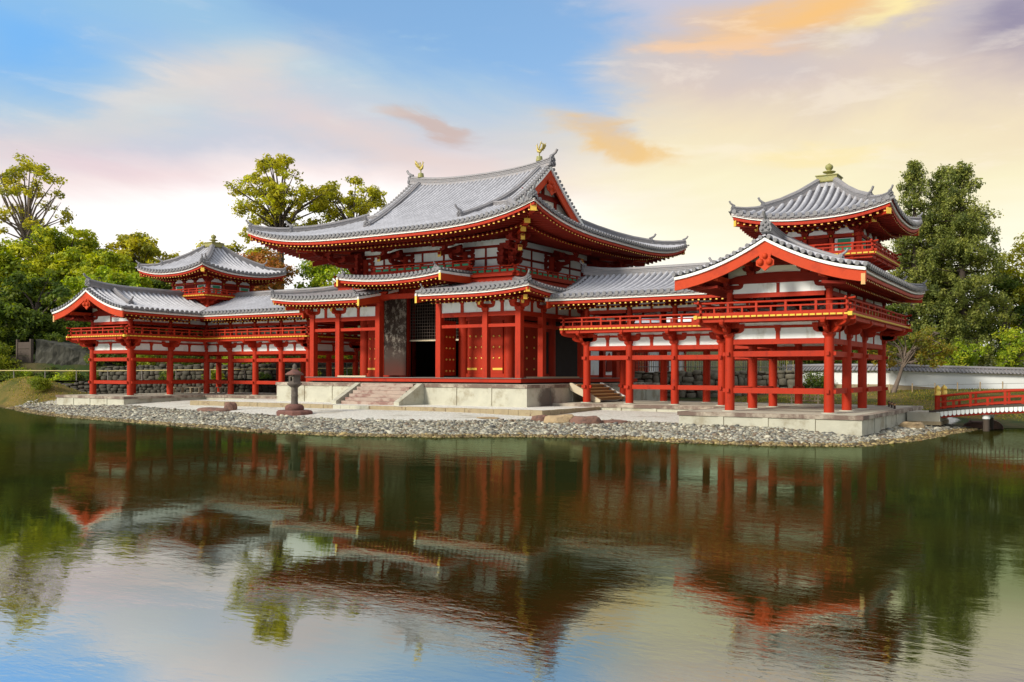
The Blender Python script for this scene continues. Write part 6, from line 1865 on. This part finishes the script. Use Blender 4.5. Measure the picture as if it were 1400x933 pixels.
# ------------------------------------------------------------------ red arched bridge
br = thing('arched_bridge', 'low vermilion arched bridge with gilt post caps and a white scalloped fringe', 'bridge', (30.9, 2.2, 0.5))
def dz(x): return 1.16 - 0.0132 * (x - 30.9) ** 2
NB = 26; X0, X1 = 25.45, 36.35; Y0, Y1 = 1.30, 3.10
xs_ = [X0 + (X1 - X0) * i / NB for i in range(NB + 1)]
mb = MB(); mb.sweep([(x, 2.2, dz(x)) for x in xs_], [(-0.98, -0.10), (-0.98, -0.02), (0.98, -0.02), (0.98, -0.10)], 'greyw'); mb.build('deck', br)
for y in (Y0, Y1):
    mb = MB(); mb.sweep([(x, y, dz(x)) for x in xs_], [(-0.07, -0.34), (-0.07, -0.10), (0.07, -0.10), (0.07, -0.34)], 'red_shaded'); mb.build('girder', br)
    mb = MB(); sg = -1 if y == Y0 else 1
    mb.sweep([(x, y + sg * 0.10, dz(x)) for x in xs_], [(-0.03, -0.07), (-0.03, 0.03), (0.03, 0.03), (0.03, -0.07)], 'bark')
    n = 66
    for k in range(n):
        x = X0 + 0.1 + (X1 - X0 - 0.2) * (k + 0.5) / n; hw = (X1 - X0 - 0.2) / n * 0.44; z = dz(x) - 0.07
        pts = [(x - hw, z), (x + hw, z), (x + hw, z - 0.14), (x + hw * 0.6, z - 0.19), (x, z - 0.205), (x - hw * 0.6, z - 0.19), (x - hw, z - 0.14)]
        mb.prism([(a, y + sg * 0.095, b) for a, b in pts], (0, sg * 0.02, 0), 'white')
    mb.build('scalloped_fringe', br)
    rl_ = MB()
    for hh, wd, th in ((0.06, 0.10, 0.07), (0.30, 0.07, 0.06)):
        rl_.sweep([(x, y, dz(x) + hh) for x in xs_[1:-1]], [(-wd / 2, 0), (-wd / 2, th), (wd / 2, th), (wd / 2, 0)], 'red')
    rl_.tube([(x, y, dz(x) + 0.57) for x in xs_[1:-1]], 0.05, 'red', 8)
    for k in range(1, 16):
        x = X0 + 0.3 + (X1 - X0 - 0.6) * k / 16
        rl_.box(x - 0.05, x + 0.05, y - 0.045, y + 0.045, dz(x), dz(x) + (0.55 if k % 2 == 0 else 0.32), 'red')
    rl_.build('railing', br)
    for x in (X0 + 0.32, X1 - 0.32):
        mb = MB(); mb.cyl(x, y, dz(x) - 0.35, dz(x) + 0.66, 0.115, 0.11, 14, 'red'); po = mb.build('newel_post', br)
        mb = MB(); mb.lathe(x, y, [(0.125, dz(x) + 0.62), (0.13, dz(x) + 0.76), (0.105, dz(x) + 0.79), (0.125, dz(x) + 0.84), (0.13, dz(x) + 0.90), (0.10, dz(x) + 0.97), (0.04, dz(x) + 1.01), (0.01, dz(x) + 1.05)], 'gilt', 14); mb.build('gilt_cap', po)
for x in (27.62, 34.2):
    for y in (Y0 + 0.15, Y1 - 0.15):
        mb = MB(); mb.cyl(x, y, -1.0, dz(x) - 0.34, 0.13, 0.13, 12, 'bark'); mb.cyl(x, y, dz(x) - 0.52, dz(x) - 0.345, 0.15, 0.15, 12, 'white'); mb.build('pier', br)
    mb = MB(); mb.box(x - 0.12, x + 0.12, Y0 - 0.1, Y1 + 0.1, dz(x) - 0.345, dz(x) - 0.2, 'red_shaded'); mb.build('cross_beam', br)
ap = thing('stone_slab', 'flat stone slab leading from the near podium onto the red bridge', 'slab', (25.0, 2.2, 0.6))
mb = MB(); mb.box(24.6, 25.9, 1.1, 3.3, 0.35, 0.72, 'floor'); mb.box(24.56, 25.94, 1.06, 3.34, 0.2, 0.349, 'kerb'); mb.build('slab', ap)


# ------------------------------------------------------------------ stone lantern
LX, LY, LZ = -0.2, -9.5, 0.40
sl_ = thing('stone_lantern', 'weathered old stone lantern standing on the beach before the hall steps', 'lantern', (LX, LY, LZ))
mb = MB(); rn = random.Random(2)
pr = [(0.76 * (1 + rn.uniform(-.1, .1)), k) for k in range(12)]
n = 14; vs = []
for z, s in ((LZ - 0.25, 1.0), (LZ + 0.10, 1.02), (LZ + 0.17, 0.92)):
    for i in range(n): a = 2 * math.pi * i / n; r = pr[i % 12][0] * s; vs.append((LX + r * 1.05 * math.cos(a), LY + r * 0.95 * math.sin(a), z))
fs = [[k * n + i, k * n + (i + 1) % n, (k + 1) * n + (i + 1) % n, (k + 1) * n + i] for k in range(2) for i in range(n)] + [list(range(2 * n, 3 * n))]
mb.add(vs, fs, 'lanternb'); mb.build('base_slab', sl_)
mb = MB(); mb.lathe(LX, LY, [(0.38, LZ + 0.15), (0.42, LZ + 0.22), (0.41, LZ + 0.34), (0.32, LZ + 0.42), (0.2, LZ + 0.45)], 'lanternb', 14); mb.build('pedestal', sl_)
mb = MB(); mb.lathe(LX, LY, [(0.17, LZ + 0.43), (0.15, LZ + 0.52), (0.148, LZ + 0.78), (0.165, LZ + 0.82), (0.148, LZ + 0.86), (0.145, LZ + 1.18), (0.17, LZ + 1.22)], 'lantern', 14); mb.build('shaft', sl_)
mb = MB(); mb.lathe(LX, LY, [(0.16, LZ + 1.20), (0.29, LZ + 1.30), (0.33, LZ + 1.37), (0.31, LZ + 1.42), (0.25, LZ + 1.43)], 'lantern', 6, False); mb.build('platform', sl_)
mb = MB()
for i in range(6):
    a0 = math.pi / 3 * i + 0.2; a1 = a0 + math.pi / 3; r = 0.255
    p = V3((LX + r * math.cos(a0), LY + r * math.sin(a0), 0)); q = V3((LX + r * math.cos(a1), LY + r * math.sin(a1), 0)); d = (q - p)
    for s0, s1, z0, z1 in (((0, 0.3, 1.42, 1.76), (0.7, 1.0, 1.42, 1.76), (0.3, 0.7, 1.42, 1.50), (0.3, 0.7, 1.68, 1.76)) if i % 2 == 0 else ((0, 1, 1.42, 1.76),)):
        mb.beam(p + d * s0 + V3((0, 0, LZ + z0)), p + d * s1 + V3((0, 0, LZ + z0)), 0.05, z1 - z0, 'lantern')
mb.cyl(LX, LY, LZ + 1.42, LZ + 1.45, 0.2, 0.2, 8, 'dark'); mb.cyl(LX, LY, LZ + 1.45, LZ + 1.72, 0.14, 0.14, 8, 'dark')
mb.build('light_chamber', sl_)
mb = MB(); mb.lathe(LX, LY, [(0.25, LZ + 1.755), (0.40, LZ + 1.76), (0.42, LZ + 1.80), (0.33, LZ + 1.88), (0.20, LZ + 1.95), (0.12, LZ + 2.02), (0.09, LZ + 2.06)], 'lanternb', 6); mb.build('roof', sl_)
mb = MB(); mb.lathe(LX, LY, [(0.11, LZ + 2.03), (0.13, LZ + 2.07), (0.08, LZ + 2.11), (0.11, LZ + 2.16), (0.08, LZ + 2.22), (0.01, LZ + 2.29)], 'lantern', 10); mb.build('finial', sl_)


# ------------------------------------------------------------------ rocks
def rock(label, x, y, r, h, m, seed, sx=1.0, rot=0.0):
    rng = np.random.default_rng(seed); z = hz(x, y)
    bm = bmesh.new(); bmesh.ops.create_icosphere(bm, subdivisions=3, radius=1.0)
    ph = rng.uniform(0, 6.28, (6, 3)); fr = rng.uniform(1.2, 4.5, (6, 3))
    for v in bm.verts:
        p = np.array(v.co); k = 1 + sum(0.10 / (1 + 0.4 * i) * math.sin(fr[i] @ p + ph[i, 0]) for i in range(6)) + rng.normal(0, 0.02)
        q = p * k; q[2] = min(q[2], 0.72 + 0.10 * math.sin(3 * p[0] + ph[0, 0]))
        a, b = q[0] * r * sx, q[1] * r
        v.co = (a * math.cos(rot) - b * math.sin(rot), a * math.sin(rot) + b * math.cos(rot), q[2] * h)
    me = bpy.data.meshes.new('rock'); bm.to_mesh(me); bm.free(); me.materials.append(M[m])
    o = bpy.data.objects.new('rock', me); col.objects.link(o); o.location = (x, y, z + h * 0.15)
    return tag(o, label, 'rock')
rock('long flat red-brown rock on the beach left of the stone lantern', -6.2, -9.2, 0.46, 0.22, 'rock', 1, 1.9, 0.35)
rock('small upright red-brown rock behind the long flat one', -6.0, -8.4, 0.33, 0.42, 'rock', 2, 1.0)
rock('low brown rock at the left foot of the court kerb corner', 11.9, -7.6, 0.38, 0.26, 'rock', 3, 1.1)
rock('ochre-yellow rock among the pebbles by the kerb corner', 12.9, -7.7, 0.50, 0.36, 'rocky', 4, 1.35, 0.5)
rock('broad dark brown rock right of the ochre one', 14.0, -7.5, 0.48, 0.36, 'rock', 5, 1.3, 0.4)
rock('flat tan rock lying at the end of the white gravel', 9.6, -8.0, 0.3, 0.07, 'rocky', 6, 1.6, 0.4)
rock('mossy yellow-brown rock on the pebbles near the bridge', 25.1, -0.6, 0.38, 0.30, 'rocky', 7, 1.5, 1.0)
rock('flat reddish stone half buried beside the dark brown rock', 14.9, -6.9, 0.4, 0.14, 'rock', 8, 1.5, 0.2)
rock('dark stone at the water line under the red bridge', 27.3, 3.2, 0.45, 0.40, 'rock', 9, 1.6, 0.2)


# ------------------------------------------------------------------ benches and barrier
def bench(label, x, y, rot, L):
    root = thing('bench', label, 'bench', (x, y, WZ)); d = V3((math.cos(rot), math.sin(rot), 0)); c = V3((x, y, WZ))
    for k in (-1, 0, 1):
        mb = MB(); o = V3((-d.y, d.x, 0)) * 0.13 * k; mb.beam(c - d * L / 2 + o + V3((0, 0, 0.36)), c + d * L / 2 + o + V3((0, 0, 0.36)), 0.11, 0.05, 'palewood'); mb.build('seat_slat', root)
    for k in (-0.42, -0.14, 0.14, 0.42):
        p = c + d * L * k; mb = MB(); o = V3((-d.y, d.x, 0)) * 0.18; mb.beam(p - o, p + o, 0.08, 0.36, 'palewood'); mb.build('leg', root)
bench('pale timber bench under the farther pavilion, left of the pair', -22.6, 1.0, 0.65, 2.0)
bench('pale timber bench under the farther pavilion, right of the pair', -20.6, 2.4, 0.65, 1.2)
ba = thing('timber_barrier', 'small pale timber barrier standing on the near podium', 'barrier', (19.2, 4.7, WZ))
for x in (18.55, 19.85): mb = MB(); mb.box(x - 0.03, x + 0.03, 4.67, 4.73, WZ, WZ + 0.55, 'palewood'); mb.build('post', ba)
for h in (0.12, 0.30, 0.46): mb = MB(); mb.box(18.45, 19.95, 4.69, 4.735, WZ + h, WZ + h + 0.05, 'palewood'); mb.build('rail', ba)
for k in range(5): x = 18.7 + 0.25 * k; mb = MB(); mb.box(x - 0.02, x + 0.02, 4.66, 4.69, WZ + 0.1, WZ + 0.52, 'palewood'); mb.build('slat', ba)
lr_ = thing('low_rail', 'low brown timber rail on short feet at the right edge of the near podium', 'rail', (23.9, 2.2, WZ))
mb = MB(); mb.tube([(23.4, 3.4, WZ + 0.16), (24.2, 0.6, WZ + 0.16)], 0.04, 'wood', 8); mb.build('rail', lr_)
for p in ((23.45, 3.2), (23.8, 2.0), (24.15, 0.8)): mb = MB(); mb.box(p[0] - .04, p[0] + .04, p[1] - .04, p[1] + .04, WZ - 0.02, WZ + 0.24, 'bark'); mb.build('foot', lr_)


# ------------------------------------------------------------------ grass tufts on the mound and the right-hand bank
def grass():
    rng = np.random.default_rng(77)
    P = np.concatenate([rng.normal((-32, -4.6), (4.2, 2.4), (9000, 2)), np.column_stack([rng.uniform(11, 33, 26000), rng.uniform(6.5, 24, 26000)])])
    d = shore_dist(P); keep = d > 0.15
    keep &= ~((P[:, 0] > 8) & (P[:, 0] < 24.8) & (P[:, 1] < 5.6))
    patch = np.sin(P[:, 0] * 0.9 + 1.3 * np.sin(P[:, 1] * 0.7)) + np.sin(P[:, 1] * 1.1 + P[:, 0] * 0.4)
    keep &= rng.random(len(P)) < np.clip(0.55 + 0.35 * patch, 0.08, 1)
    P = P[keep]; n = len(P); Z = height(P)
    h = rng.uniform(0.025, 0.075, n); a = rng.uniform(0, 6.28, n); w_ = h * 0.45
    dx, dy = np.cos(a) * w_, np.sin(a) * w_; lx, ly = rng.normal(0, 0.04, n), rng.normal(0, 0.04, n)
    V = np.stack([np.column_stack([P[:, 0] - dx, P[:, 1] - dy, Z - 0.02]), np.column_stack([P[:, 0] + dx, P[:, 1] + dy, Z - 0.02]),
                  np.column_stack([P[:, 0] + dx * 0.5 + lx, P[:, 1] + dy * 0.5 + ly, Z + h]), np.column_stack([P[:, 0] - dx * 0.5 + lx, P[:, 1] - dy * 0.5 + ly, Z + h])], 1).reshape(-1, 3)
    me = bpy.data.meshes.new('grass_tufts'); me.from_pydata(V.tolist(), [], np.arange(4 * n).reshape(-1, 4).tolist())
    pal = np.array([(0.34, 0.30, 0.04), (0.22, 0.25, 0.035), (0.44, 0.32, 0.08), (0.16, 0.18, 0.03)])
    C = pal[rng.integers(0, 4, n)] * rng.uniform(0.7, 1.3, (n, 1))
    ca = me.color_attributes.new('Col', 'FLOAT_COLOR', 'POINT'); ca.data.foreach_set('color', np.column_stack([np.repeat(C, 4, 0), np.ones(4 * n)]).ravel())
    me.materials.append(M['leaf'])
    o = bpy.data.objects.new('grass_tufts', me); col.objects.link(o)
    tag(o, 'short yellowing grass on the left mound and on the bank below the white wall', 'grass', kind='stuff')
grass()
